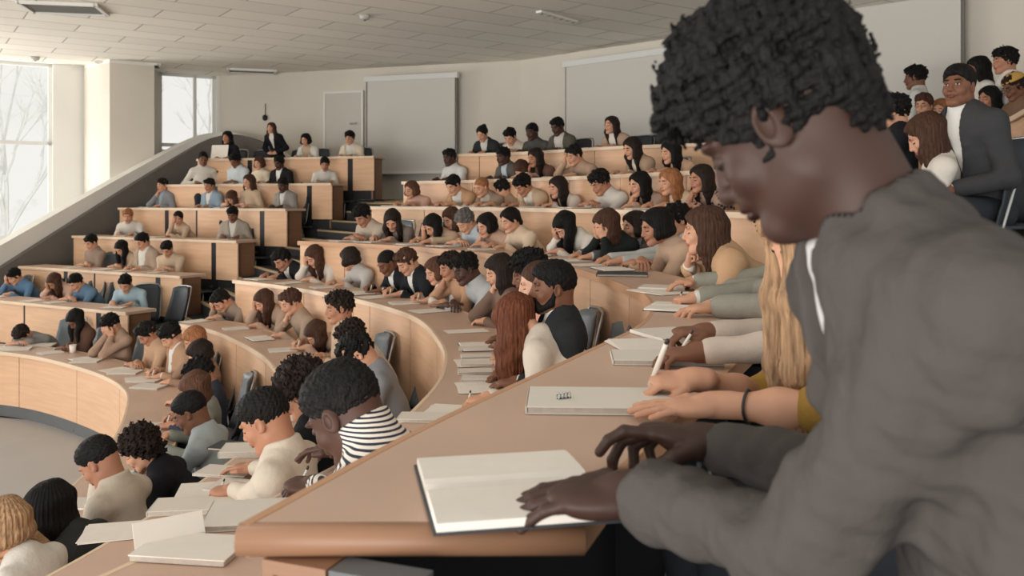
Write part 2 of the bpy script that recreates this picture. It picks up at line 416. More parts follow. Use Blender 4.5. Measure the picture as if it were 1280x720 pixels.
DESC_ROW = {
 'R1': 'curved beech desk of the lowest row around the grey floor',
 'R2': 'curved beech desk of the second row from the bottom',
 'R3': 'curved beech desk behind the redheaded woman\'s papers, third row up',
 'R4': 'long curved beech desk of the nearest row, with open notebook at its end',
 'M1': 'beech desk in the middle block just behind the row of the woman in tan',
 'M2': 'beech desk in the middle block, second from its top',
 'M3': 'beech desk of the topmost middle row, running on to the right',
 'L1': 'lowest short beech desk of the far left block',
 'L2': 'far left block desk with four people in beige behind it',
 'L3': 'far left block desk with the man in grey suit at its end',
 'L4': 'far left block desk, third from the top',
 'L5': 'far left block desk, second from the top',
 'L6': 'topmost desk of the far left block before the standing woman',
}
for k in ROWS:
    C = CUR[k]; z = ZD[k]; zf = ZF[k]; left = k[0] == 'L'
    th = .035 if k != 'R4' else .042
    root = thing('lecture_desk', DESC_ROW[k], 'desk', (C[0][0], C[0][1], zf), group='curved rows of desks')
    def P(m, name, mt, par, **kw):
        o = m.mesh(name, mt, par, **kw); return o
    off = Vector(root.location)
    def outer(C, o):
        Q = offset(C, o)
        if k != 'R4': return Q
        cut = .17*o/DW; Lq = clen(Q); s_ = np.r_[0, np.cumsum(np.linalg.norm(np.diff(Q, axis=0), axis=1))]
        n_ = len(Q); u_ = np.linspace(0, Lq, n_); u_ = np.where(u_ > Lq-1.5, Lq-1.5+(u_-(Lq-1.5))*(1.5-cut)/1.5, u_)
        return np.stack([np.interp(u_, s_, Q[:, 0]), np.interp(u_, s_, Q[:, 1])], 1)
    def loc(o): o.location = -off; return o
    w = DW
    top = loc(P(MB().ribbon(offset(C, .012), outer(C, w-.012), z-th, z), 'worktop', M_TOP, root))
    e = MB().ribbon(offset(C, -.004), offset(C, .012), z-th-.002, z+.001)
    e.ribbon(outer(C, w-.012), outer(C, w+.004), z-th-.002, z+.001)
    loc(P(e, 'edge_strip', mat('near_edge', (196, 150, 116), .45) if k == 'R4' else M_EDGEL, root))
    L = clen(C)
    if k == 'R4':      # rounded wooden end nosing facing the viewer
        p0 = offset(C, -.004)[-1]; p1 = outer(C, w+.004)[-1]
        pts = [(p0[0], p0[1], z-th/2), (p1[0], p1[1], z-th/2)]
        n = MB().tube(pts, th/2+.0015, 14); loc(P(n, 'end_nosing', M_EDGE, root, smooth=True))
    pl = 1.25 if not left else (clen(C)-.5)/2.0
    zb = zf+.13 if k == 'R1' else (z-.58 if left else zf+.03)
    a = .02; first = True; ends = []
    posts = []
    inset = .03
    plens = []
    if left:
        plens = [.30*L, .17*L, .36*L, .17*L]; plens = [q-.015 for q in plens]
    else:
        rr = random.Random(k)
        t = 0
        while t < L-.2:
            q = rr.choice([.95, 1.0, .34, .9] if k != 'R1' else [1.15, 1.2, .95]); q = min(q, L-t-.02); plens.append(q); t += q+.012
    a = .005
    for i, q in enumerate(plens):
        b = min(L-.005, a+q)
        if b-a < .08: break
        S = seg(C, a, b)
        loc(P(MB().ribbon(offset(S, inset), offset(S, inset+.02), zb, z-th-.002), 'front_panel', M_PANEL, root))
        gap = .012 if not left else (.0 if i == 3 else .10 if i in (0, 2) else .04)
        if left and gap:
            S2 = seg(C, b, min(L, b+gap))
            if len(S2) > 1: loc(P(MB().ribbon(offset(S2, inset+.004), offset(S2, inset+.018), zf, z-th-.002), 'support_post', M_BLACKM, root))
        a = b+gap
    # dark backing strip and legs standing on the tier
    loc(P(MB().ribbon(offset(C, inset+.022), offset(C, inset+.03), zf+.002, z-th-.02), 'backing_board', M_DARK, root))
    if k == 'R1': loc(P(MB().ribbon(offset(C, inset+.012), offset(C, inset+.021), 0.0, zb-.004), 'plinth', M_PLINTH, root))
    nb = max(2, int(L/1.6))
    for i in range(nb+1):
        u = min(L-.03, max(.03, L*i/nb)); S = seg(C, max(0, u-.02), min(L, u+.02))
        nn = normals(S)[0]; c = S[0]
        if i == nb and k == 'R4':
            d0 = c+nn*.04; d1 = c+nn*.14
            m_ = MB().ribbon([c+nn*.035, C[-1]+nn*.035], [c+nn*.135, C[-1]+nn*.135], zf, z-th-.001); mt_ = M_EDGE
            loc(P(m_, 'end_post', mt_, root))
            m_ = MB().ribbon([c+nn*.14, C[-1]+nn*.14], [c+nn*.27, C[-1]+nn*.27], zf, z-th-.001)
            loc(P(m_, 'cable_box', M_PLINTH, root)); continue
        ang = math.atan2(nn[1], nn[0])
        m_ = MB().box((c[0]+nn[0]*.22-off[0]*0, c[1]+nn[1]*.22, (zf+z-th)/2), (.34, .03, z-th-zf-.002), Matrix.Rotation(ang, 3, 'Z'))
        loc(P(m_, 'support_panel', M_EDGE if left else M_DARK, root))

# ================================================================== tier floors
def tier(name, A, B, z0, z1, m=M_CARPET):
    n = 60; o = MB().ribbon(resamp(A, n), resamp(B, n), z0, z1).mesh(name, m); return struct(o)
def ext(C, a=0, b=0):
    C = C.copy(); out = [C]
    if b: t = C[-1]-C[-3]; t /= np.linalg.norm(t); out.append((C[-1]+t*b)[None])
    if a: t = C[0]-C[2]; t /= np.linalg.norm(t); out.insert(0, (C[0]+t*a)[None])
    return np.concatenate(out)
fl = MB(); fl.prism([(-16, -6), (12, -6), (12, 20), (-16, 20)], -.2, 0.0)
struct(fl.mesh('floor', M_FLOOR))
seqs = [['R1', 'R2', 'R3', 'R4', 'M1', 'M2', 'M3'], ['L1', 'L2', 'L3', 'L4', 'L5', 'L6']]
for sq in seqs:
    for i, k in enumerate(sq):
        A = offset(CUR[k], .05)
        if i+1 < len(sq):
            B = offset(CUR[sq[i+1]], .06)
            if k == 'R4': B = np.concatenate([offset(CUR['M1'], .06), [(2.2, 4.0), (2.3, 1.5), (2.0, -.5)]]); A = ext(A, 0, 1.6)
            if k == 'R3': B = ext(B, 0, 1.4); A = ext(A, 0, .9)
            if k == 'M1': B = np.concatenate([B, [(2.75, 5.5), (2.85, 4.6)]]); A = np.concatenate([A, [(2.0, 4.5)]])
            if k == 'M2': B = offset(CUR['M3'], .06); A = np.concatenate([A, [(2.6, 5.4), (2.7, 4.6)]])
        else:
            B = offset(CUR[k], .95 if k == 'M3' else 1.6)
        o = tier('floor_tier', A, B, 0.0 if k[0] != 'L' else ZF[k]-.5, ZF[k])
B5 = offset(CUR['M3'], .95); B6 = np.concatenate([[(-.5, 15.8)], [(2.6, 13.6)], [(6.2, 11)], [(8, 9)], [(8, 5)]])
tier('floor_tier', B5, B6, 0, ZF['M3']+.25)
# region beside the first row's left end and under the left block
# ================================================================== aisle stairs
Lp = [np.array(p) for p in ((-5.0, 10.25), (-4.72, 10.83), (-4.51, 12.0), (-3.96, 12.7), (-3.43, 13.4), (-2.88, 14.1), (-2.31, 14.8), (-1.9, 15.5))]
Rp = [np.array(p) for p in ((-3.72, 9.02), (-3.52, 9.22), (-3.07, 9.64), (-2.37, 9.7), (-1.80, 11.05), (-1.52, 12.0), (-.78, 12.15), (-.3, 12.9))]
Zs = [0.73, 1.0, .95+.1, ZF['L2'], ZF['L3'], ZF['L4'], ZF['L5'], ZF['L6']]
Zs = [ZF['R1'], ZF['R1']+.33, (ZF['L2']+ZF['R3'])/2-.05, (ZF['L3']+ZF['R4'])/2, (ZF['L4']+ZF['M1'])/2, (ZF['L5']+ZF['M2'])/2, (ZF['L6']+ZF['M3'])/2, ZF['L6']]
NS = 3
for i in range(len(Lp)-1):
    for j in range(NS):
        u0, u1 = j/NS, (j+1)/NS
        z = Zs[i]+(Zs[i+1]-Zs[i])*(j+1)/NS
        a0 = Lp[i]*(1-u0)+Lp[i+1]*u0; a1 = Lp[i]*(1-u1)+Lp[i+1]*u1
        b0 = Rp[i]*(1-u0)+Rp[i+1]*u0; b1 = Rp[i]*(1-u1)+Rp[i+1]*u1
        st = struct(MB().prism([a0, b0, b1+(b1-b0)*.02, a1+(a1-a0)*.02], 0 if z > .02 else -.1, z-.001*j).mesh('stair_step', M_CARPET))
        dr = (a1-a0); dr = dr/np.linalg.norm(dr)*.035; dr2 = (b1-b0); dr2 = dr2/np.linalg.norm(dr2)*.035
        struct(MB().prism([a0-dr*.3, b0-dr2*.3, b0+dr2, a0+dr], z-.02, z+.006).mesh('stair_nosing', M_NOSE))

# ================================================================== walls, ceiling
ZC = CZ+2.60
CORN = (-6.13, 18.45); KINK = (.15, 16.4)
def wallseg(name, a, b, z0, z1, m, th=.15, kind=True):
    a = np.array(a, float); b = np.array(b, float); t = (b-a)/np.linalg.norm(b-a); n = np.array([-t[1], t[0]])*th
    o = MB().prism([a, b, b+n, a+n], z0, z1).mesh(name, m)
    return struct(o)
wallseg('wall_back', CORN, KINK, 0, ZC, M_WALL)
wallseg('wall_right', KINK, (7.6, 9.5), 0, ZC, M_WALL)
wallseg('wall_far_right', (7.6, 9.5), (7.9, 3.0), 0, ZC, M_WALL)
# left wall runs from the corner towards and past the left edge of the frame; it is built of piers around window openings
LW0 = np.array(CORN); LD = np.array((-9.5+6.13, 16.3-18.45)); LD = LD/np.linalg.norm(LD); LN = np.array((LD[1], -LD[0]))  # LN points outdoors?
if LN[1] < 0: LN = -LN
def lw(s, o=0.0): p = LW0+LD*s+LN*o; return (float(p[0]), float(p[1]))
def s_of_px(px):
    r = (px-640)/F      # solve (x0+LD0 s) = r (d0+LD1 s)
    return (r*LW0[1]-LW0[0])/(LD[0]-r*LD[1])
def lbox(name, s0, s1, z0, z1, o0, o1, m, parent=None):
    return MB().prism([lw(s0, o0), lw(s1, o0), lw(s1, o1), lw(s0, o1)], z0, z1).mesh(name, m, parent)
W2a, W2b = s_of_px(271), s_of_px(199)
W1a = s_of_px(66); W1b = W1a+2.6
ZS1 = CZ-1.0; ZS2 = CZ+.95
struct(lbox('wall_left_corner_pier', -.1, W2a, 0, ZC, 0, .3, M_WALLW))
struct(lbox('wall_left_pier', W2b, W1a, 0, ZC, 0, .3, M_WALLW))
struct(lbox('wall_left_below_window', W2a, W2b, 0, ZS2-.05, 0, .3, M_WALLW))
wins = [(W1a, W1a+2.3)]
s = W1a+2.3
while s < 17:
    struct(lbox('wall_left_pier', s, s+.6, 0, ZC, 0, .3, M_WALLW)); wins.append((s+.6, s+2.9)); s += 2.9
nw = 1
def window(sa, sb, zs, mull, trans):
    global nw
    r = thing('window_%d' % nw, None, None, (*lw(sa), zs)); r['kind'] = 'structure'; nw += 1
    off = Vector(r.location)
    f = MB()
    def bb(s0, s1, z0, z1, o0=.08, o1=.16): f.prism([lw(s0, o0), lw(s1, o0), lw(s1, o1), lw(s0, o1)], z0, z1)
    bb(sa, sa+.07, zs, ZC); bb(sb-.07, sb, zs, ZC); bb(sa, sb, ZC-.06, ZC); bb(sa, sb, zs, zs+.08)
    for m_ in mull: bb(m_-.03, m_+.03, zs, ZC)
    for t in trans: bb(sa, sb, t-.035, t+.035)
    o = f.mesh('window_frame', M_FRAME, r); o.location = -off
    o = lbox('pane', sa+.05, sb-.05, zs+.04, ZC-.03, .115, .125, M_GLASS, r); o.location = -off
    o = lbox('window_sill', sa, sb, zs-.04, zs, -.12, .3, M_FRAME, r); o.location = -off
window(W2a, W2b, ZS2, [s_of_px(245)], [ZS2+.18])
for i, (a, b) in enumerate(wins):
    struct(lbox('wall_left_below_window', a, b, 0, ZS1-.04, 0, .3, M_WALLW))
    window(a, b, ZS1, [], [CZ+1.08, ZS1+.3])
# square column in front of the left wall
cp = [px3(105, 0, 17.0), px3(137, 0, 16.25), px3(193, 0, 16.75), px3(180, 0, 17.5)]
struct(MB().prism([(p.x, p.y) for p in cp], 0, ZC-.06).mesh('column', M_WALL))
struct(MB().prism([(p.x, p.y) for p in cp], ZC-.06, ZC-.001).mesh('column_head', M_WALLW))
# ceiling
far_left = lw(18.0)
pc = [lw(-.3, .3), (KINK[0]+.1, KINK[1]+.2), (7.9, 9.7), (8.2, 2.2), (4.0, 2.2), (-4, 1.0), (far_left[0], far_left[1])]
struct(MB().prism(pc, ZC, ZC+.15).mesh('ceiling', M_CEIL))
# perimeter coving: thin white band where the wall meets the ceiling
# sloped parapet beside the left block
pr = [(-9.6, 10.4, -3.1), (-7.95, 13.8, -1.03), (-6.75, 15.95, .36), (-6.2, 16.75, .92), (-5.9, 17.1, 1.18), (-5.7, 17.25, 1.27), (-5.45, 17.32, 1.30), (-5.15, 17.32, 1.24), (-4.85, 17.25, 1.12), (-4.6, 17.2, .95), (-4.5, 17.15, .8)]
def smooth(L, n=3):
    L = [np.array(p) for p in L]
    for _ in range(n):
        q = [L[0]]
        for a, b in zip(L[:-1], L[1:]): q += [a*.75+b*.25, a*.25+b*.75]
        L = q+[L[-1]]
    return L
prs = np.array(smooth(pr, 3)); nn_ = normals(prs[:, :2])*-1.0
A_ = prs[:, :2]; B_ = prs[:, :2]-nn_*.0
nl = normals(prs[:, :2])
struct(MB().ribbon(A_, A_+nl*.12, 0.0, list(prs[:, 2]+CZ)).mesh('wall_parapet', M_PARA))
struct(MB().ribbon(A_+nl*.121, A_+nl*.36, 0.0, list(prs[:, 2]+CZ+(.13+.19*np.clip((-6.0-prs[:, 0])/2.0, 0, 1))*np.clip((-5.2-prs[:, 0])/.8, 0, 1))).mesh('wall_parapet_outer', M_PARAC))
# raised floor between back row of left block and back wall
struct(MB().prism([(-5.9, 16.2), (-1.9, 15.6), (-.2, 13.2), (2.4, 12.6), (3.4, 13.6), KINK, (CORN[0], CORN[1])], 0, ZF['L6']).mesh('floor_top_landing', M_CARPET))

# ================================================================== things on walls and ceiling
def on_seg(a, b, px):
    a = np.array(a, float); b = np.array(b, float); r = (px-640)/F; t = (r*a[1]-a[0])/((b-a)[0]-r*(b-a)[1])
    return a+(b-a)*t
def wall_thing(name, label, cat, a, b, px0, px1, z0, z1, out, build, group=None):
    p0 = on_seg(a, b, px0); p1 = on_seg(a, b, px1); t = (p1-p0); w = np.linalg.norm(t); ang = math.atan2(t[1], t[0])
    n = np.array([-math.sin(ang), math.cos(ang)])
    c = p0-n*out
    r = thing(name, label, cat, (c[0], c[1], z0), ang, group); build(r, w, z1-z0); return r
def screen(r, w, h):
    MB().box((w/2, 0, h/2), (w, .012, h)).mesh('screen_fabric', M_SCREEN, r)
    MB().box((w/2, -.01, .0), (w+.02, .04, .05)).mesh('bottom_bar', M_FRAME, r)
    MB().box((w/2, .02, h+.04), (w+.12, .11, .10)).mesh('screen_case', M_FRAME, r)
    for x in (-.02, w+.02): MB().box((x, .03, h/2), (.035, .04, h)).mesh('side_rail', mat('rail_grey', (120, 117, 112), .5), r)
def zz(py, d): return CZ+(HY-py)/F*d
p = on_seg(CORN, KINK, 520)
wall_thing('projection_screen', 'white projection screen hanging beside the door on the far back wall', 'screen', CORN, KINK, 466, 574, zz(216, p[1]), zz(101, p[1]), .22, screen, 'projection screens')
p = on_seg(KINK, (7.6, 9.5), 770)
wall_thing('projection_screen', 'wide projection screen on the wall above the topmost middle row', 'screen', KINK, (7.6, 9.5), 717, 850, zz(186, p[1]), zz(78, p[1]), .2, screen, 'projection screens')
p = on_seg(KINK, (7.6, 9.5), 1150)
wall_thing('projection_screen', 'projection screen at upper right behind the man with curly hair', 'screen', KINK, (7.6, 9.5), 1040, 1207, zz(165, p[1]), zz(2, p[1]), .2, screen, 'projection screens')
p = on_seg(CORN, KINK, 430); p0 = on_seg(CORN, KINK, 408); p1 = on_seg(CORN, KINK, 453)
t_ = p1-p0; dr = thing('door_1', None, None, (p0[0], p0[1]-.04, ZF['L6'])); dr['kind'] = 'structure'; dr.rotation_euler[2] = math.atan2(t_[1], t_[0])
wd = float(np.linalg.norm(t_)); hd = zz(117, p[1])-ZF['L6']
MB().box((wd/2, 0, hd/2), (wd, .04, hd)).mesh('door_leaf', mat('door_white', (208, 202, 192), .6), dr)
fr = MB(); fr.box((-.02, -.01, hd/2), (.04, .06, hd)); fr.box((wd+.02, -.01, hd/2), (.04, .06, hd)); fr.box((wd/2, -.01, hd+.02), (wd+.08, .06, .04)); fr.mesh('door_frame', M_WALLW, dr)
MB().tube([(wd-.22, -.03, 1.5), (wd-.22, -.09, 1.5), (wd-.08, -.09, 1.5)], .016).mesh('door_handle', M_METAL, dr)
# ceiling fittings
def on_ceil(px, py): return on_z(px, py, ZC)
def vent(px, py, w, d, rz, label):
    q = on_ceil(px, py); r = thing('ceiling_vent', label, 'vent', (q.x, q.y, ZC), rz, 'ceiling vents')
    f = MB(); f.box((0, -d/2, -.02), (w, .05, .04)); f.box((0, d/2, -.02), (w, .05, .04)); f.box((-w/2, 0, -.02), (.05, d+.05, .04)); f.box((w/2, 0, -.02), (.05, d+.05, .04)); f.mesh('vent_frame', M_WALLW, r)
    g = MB()
    for i in range(7): g.box((0, -d/2+d*(i+.5)/7, -.012), (w-.05, .03, .016), Matrix.Rotation(.5, 3, 'X'))
    g.mesh('louvre', mat('vent_grey', (128, 126, 120), .6), r)
vent(80, 9, .95, .62, .2, 'white ceiling vent above the left window, nearest to it')
vent(162, 80, 1.1, .5, .3, 'ceiling vent just above the square column')
vent(315, 88, .9, .4, .3, 'small ceiling vent above the far left corner of the hall')
for (px, py, lb) in ((456, 19, 'small round sensor under the ceiling left of the middle'), (44, 71, 'small dark detector on the ceiling beside the left window')):
    q = on_ceil(px, py); r = thing('ceiling_sensor', lb, 'sensor', (q.x, q.y, ZC-.07), group='ceiling sensors')
    MB().lathe([(.02, 0), (.055, .01), (.07, .03), (.075, .07)]).mesh('sensor_body', mat('sensor_grey', (190, 188, 182), .5), r, smooth=True)
    MB().lathe([(.012, -.008), (.018, 0)], n=12).mesh('sensor_lens', M_DARK, r)
q = on_ceil(697, 20)
r = thing('track_light', 'slim ceiling strip with a row of small spots near the middle', 'light', (q.x, q.y, ZC-.03), .9)
MB().box((0, 0, .015), (.9, .10, .03)).mesh('light_track', M_WALLW, r, bevel=.005)
for i in range(6): MB().lathe([(.022, -.012), (.03, 0), (.03, .01)], c=(-.38+.152*i, 0, 0), n=12).mesh('spot_lamp', mat('lamp_grey', (150, 148, 142), .4), r)
# camera-like wall speaker behind the standing woman: small dark fitting with a wire
q = on_seg(CORN, KINK, 332)
r = thing('wall_microphone', 'small dark wall fitting just above the standing woman\'s head', 'fitting', (q[0], q[1]-.05, zz(148, q[1])))
MB().lathe([(.02, -.05), (.05, -.02), (.05, .04), (.02, .07)]).mesh('fitting_body', M_BLACKM, r, smooth=True)
MB().tube([(0, .03, .05), (0, .03, .30)], .008).mesh('fitting_stem', M_BLACKM, r)

# ================================================================== outdoors: pale bare trees
M_BARK = mat('pale_bark', (228, 229, 227), .9, noise=(4, .05))  # bark colour paled to paint in the overexposed look outdoors
def tree(px, d, h, seed, label):
    rs = random.Random(seed); b = px3(px, 300, d); r = thing('bare_tree', label, 'tree', (b.x, b.y, -1.0), group='bare trees outside the window')
    m = MB()
    def br(p, v, L, rad, depth):
        q = p+v*L; m.tube([p, p+v*L*.5+Vector((rs.uniform(-.05, .05),)*3)*L, q], [rad, rad*.85, rad*.6], 5, False)
        if depth == 0: return
        for _ in range(3 if depth > 1 else 4):
            w = (v+Vector((rs.uniform(-.9, .9), rs.uniform(-.9, .9), rs.uniform(-.1, .7)))).normalized()
            br(q-v*L*rs.uniform(0, .4), w, L*rs.uniform(.6, .8), rad*.55, depth-1)
    br(Vector((0, 0, 0)), Vector((0, 0, 1)), h*.4, .13, 5)
    m.mesh('trunk_and_branches', M_BARK, r, fix=False)
tree(8, 26, 9, 3, 'bare pale tree outside the left window, its branches at the top left')
tree(222, 30, 8.5, 5, 'bare pale tree seen through the narrow window right of the column')
struct(MB().prism([(-60, 21), (10, 21), (10, 70), (-60, 70)], -1.2, -1.0).mesh('ground_outside', mat('snowy_ground', (225, 225, 222), .9, noise=(.5, .03))))
struct(MB().prism([(-60, 5), (-17, 5), (-17, 21), (-60, 21)], -1.2, -1.0).mesh('ground_outside', mat('snowy_ground', (225, 225, 222), .9, noise=(.5, .03))))
# ================================================================== people
SKIN = {'pale': (206, 160, 134), 'fair': (198, 148, 120), 'tan': (172, 122, 96), 'brown': (118, 78, 58), 'dark': (76, 50, 40), 'deep': (62, 41, 33)}
HAIRC = {'black': (20, 18, 17), 'dark': (38, 29, 25), 'brown': (70, 47, 36), 'chest': (86, 58, 44), 'red': (98, 56, 38), 'ginger': (150, 100, 66), 'blond': (156, 124, 94), 'grey': (96, 92, 88)}
_SK = {}
def RX(a): c, s = math.cos(a), math.sin(a); return np.array([[1, 0, 0], [0, c, -s], [0, s, c]])
def RY(a): c, s = math.cos(a), math.sin(a); return np.array([[c, 0, s], [0, 1, 0], [-s, 0, c]])
def RZ(a): c, s = math.cos(a), math.sin(a); return np.array([[c, -s, 0], [s, c, 0], [0, 0, 1]])
def D2(t): return np.array([0, math.sin(t), math.cos(t)])
V_ = lambda *a: np.array(a, float)

NECK = [.074]
def spine(lean, hip=(0, 0, .50)):
    l = math.radians(lean); H = V_(*hip)
    s1 = H+.25*D2(.65*l); nb = s1+.26*D2(1.30*l); 
    nk = nb+NECK[0]*D2(min(1.25*l*.8+.15, 1.1))
    return H, s1, nb, nk
def headc(lean, pitch, yaw=0, roll=0, hs=1, hip=(0, 0, .50)):
    H, s1, nb, nk = spine(lean, hip)
    R = RZ(yaw)@RX(-pitch)@RY(roll)
    return nk+R@V_(0, .022, .085)*hs, R
def headtop(lean, pitch, hs=1, extra=.0):
    c, R = headc(lean, pitch, 0, 0, hs)
    # highest point of the hair ellipsoid
    r = np.array([.08, .10, .09+extra])*hs; cc = c+R@V_(0, -.012, .035)*hs
    z = V_(0, 0, 1)@R
    return cc[2]+math.sqrt(((z*r)**2).sum()), c

def ik(S, W, a, b, pole):
    S = np.array(S, float); W = np.array(W, float)
    d = W-S; L = np.linalg.norm(d)
    if L > (a+b)*.995:
        k = min(1.18, L/((a+b)*.99)); a *= k; b *= k
        if L > (a+b)*.995: W = S+d/L*(a+b)*.99; d = W-S; L = np.linalg.norm(d)
    if L < abs(a-b)+.02: L = abs(a-b)+.02
    u = d/np.linalg.norm(d); p = np.array(pole, float); p = p-u*(p@u); p = N3(p)
    x = (a*a-b*b+L*L)/(2*L); h = math.sqrt(max(0, a*a-x*x))
    return S+u*x+p*h, W

def hand_prims(s, W, f, p, side, pose, sc=1.0, thick=1.0):
    """W wrist, f along the hand, p where the palm faces, side +1 right hand / -1 left. Returns pen grip point and direction"""
    f = N3(f); p = N3(np.array(p)-f*(f@np.array(p))); t = np.cross(f, p)*side      # t: towards the thumb
    q = lambda x, y, z: W+(f*x+t*y+p*z)*sc
    R = np.stack([t, f, p], 1)
    th = thick
    s.cone(q(-.03, 0, 0), q(.02, 0, 0), .024*sc*th, .026*sc*th, k=.02)
    s.ell(q(.052, 0, 0), V_(.041, .054, .0155*th)*sc, R, k=.015)
    s.ell(q(.035, .018, .008), V_(.020, .034, .015)*sc, R, k=.012)        # ball of the thumb
    s.ell(q(.045, -.024, .006), V_(.014, .036, .013)*sc, R, k=.012)
    curls = {'flat': [(3, 6, 4)]*4, 'rest': [(14, 20, 12), (18, 24, 14), (22, 28, 16), (28, 32, 18)],
             'pen': [(38, 48, 18), (46, 58, 28), (56, 66, 36), (62, 72, 40)],
             'fist': [(72, 82, 50), (76, 86, 50), (80, 88, 52), (84, 90, 52)],
             'relax': [(10, 15, 8), (11, 16, 9), (12, 17, 10), (12, 18, 10)], 'cup': [(30, 34, 20), (32, 36, 20), (36, 40, 22), (40, 42, 24)],
             'reach': [(8, 34, 22), (30, 44, 26), (46, 56, 30), (56, 60, 34)]}[pose]
    base = [(.092, .028), (.096, .0095), (.091, -.0095), (.082, -.0275)]
    lens = [(.041, .025, .020), (.045, .029, .021), (.041, .027, .020), (.033, .020, .018)]
    spread = [.08, .015, -.05, -.12]
    if pose == 'flat': spread = [.16, .04, -.08, -.2]
    if pose == 'relax': spread = [.07, .01, -.03, -.06]
    tips = []
    for i in range(4):
        a = 0; P0 = q(base[i][0]-.012, base[i][1]*.97, 0); r = [.0088, .0088, .0086, .0076][i]
        s.cone(q(.045, base[i][1]*.6, -.002), P0, .0095*sc, r*sc*1.08, k=.008)
        for j in range(3):
            a += math.radians(curls[i][j])
            dr = f*math.cos(a)+p*math.sin(a)+t*spread[i]*math.cos(a)
            P1 = P0+N3(dr)*lens[i][j]*sc
            s.cone(P0, P1, r*(1-.06*j)*sc, r*(1-.06*(j+1))*sc, k=.0035)
            P0 = P1
        tips.append(P0)
    b = q(.022, .030, .006)
    if pose in ('pen', 'fist'): target = tips[0]+f*-.004*sc+t*.004
    elif pose == 'cup': target = q(.085, .045, .035)
    elif pose == 'reach': target = q(.075, .040, .045)
    else: target = q(.075, .062, .008)
    mid = (b+target)/2+t*.014*sc+(-p*.004)
    s.cone(q(.005, .014, .004), b, .013*sc, .0125*sc, k=.012); s.cone(b, mid, .0125*sc, .0105*sc, k=.006); s.cone(mid, target, .0105*sc, .0085*sc, k=.004)
    return tips[0], t, f, p

def head_prims(s, c, R, hs=1.0, fem=False, fine=True, jaw=1.0):
    q = lambda x, y, z: c+R@V_(x, y, z)*hs
    e = lambda ctr, r, k=.02, RR=None: s.ell(q(*ctr), V_(*r)*hs, R if RR is None else R@RR, k=k*hs)
    e((0, -.014, .034), (.0745, .096, .084), .02)
    e((0, .022, -.022), (.060, .070, .082), .03)
    w = .052 if fem else .057
    s.cone(q(-w*.72*jaw, .0, -.066), q(-.016, .066, -.096), .021*hs, .017*hs, k=.035*hs)
    s.cone(q(w*.72*jaw, .0, -.066), q(.016, .066, -.096), .021*hs, .017*hs, k=.035*hs)
    s.cone(q(-.014, .074, -.097), q(.014, .074, -.097), .0155*hs, k=.02*hs)
    for x in (-1, 1):
        e((x*.036, .062, -.028), (.024, .022, .022), .02)          # cheeks
        e((x*.030, .080, .026), (.026, .012, .008), .014)          # brow
        ear = RZ(x*-.35)@RX(.12)
        e((x*.077, -.006, -.008), (.008, .019, .031), .006, ear)
        if fine:
            s.sub_ell(q(x*.084, -.002, -.006), V_(.006, .010, .018)*hs, R@ear, k=.004)
            s.sub_ell(q(x*.031, .094, .004), V_(.017, .012, .011)*hs, R, k=.012*hs)
            e((x*.031, .077, .003), (.0145, .0125, .0115), .003)   # lidded eyeball
    s.cone(q(0, .089, .018), q(0, .106, -.022), .0085*hs, .0115*hs, k=.012*hs)
    e((0, .107, -.027), (.0135, .0125, .0105), .008)
    for x in (-1, 1): e((x*.0125, .097, -.030), (.008, .011, .008), .006)
    e((0, .087, -.050), (.030, .014, .014), .014)                     # muzzle
    e((0, .0965, -.0545), (.021, .0085, .0052), .0035)               # upper lip
    e((0, .0945, -.0655), (.018, .0085, .0060), .0035)               # lower lip

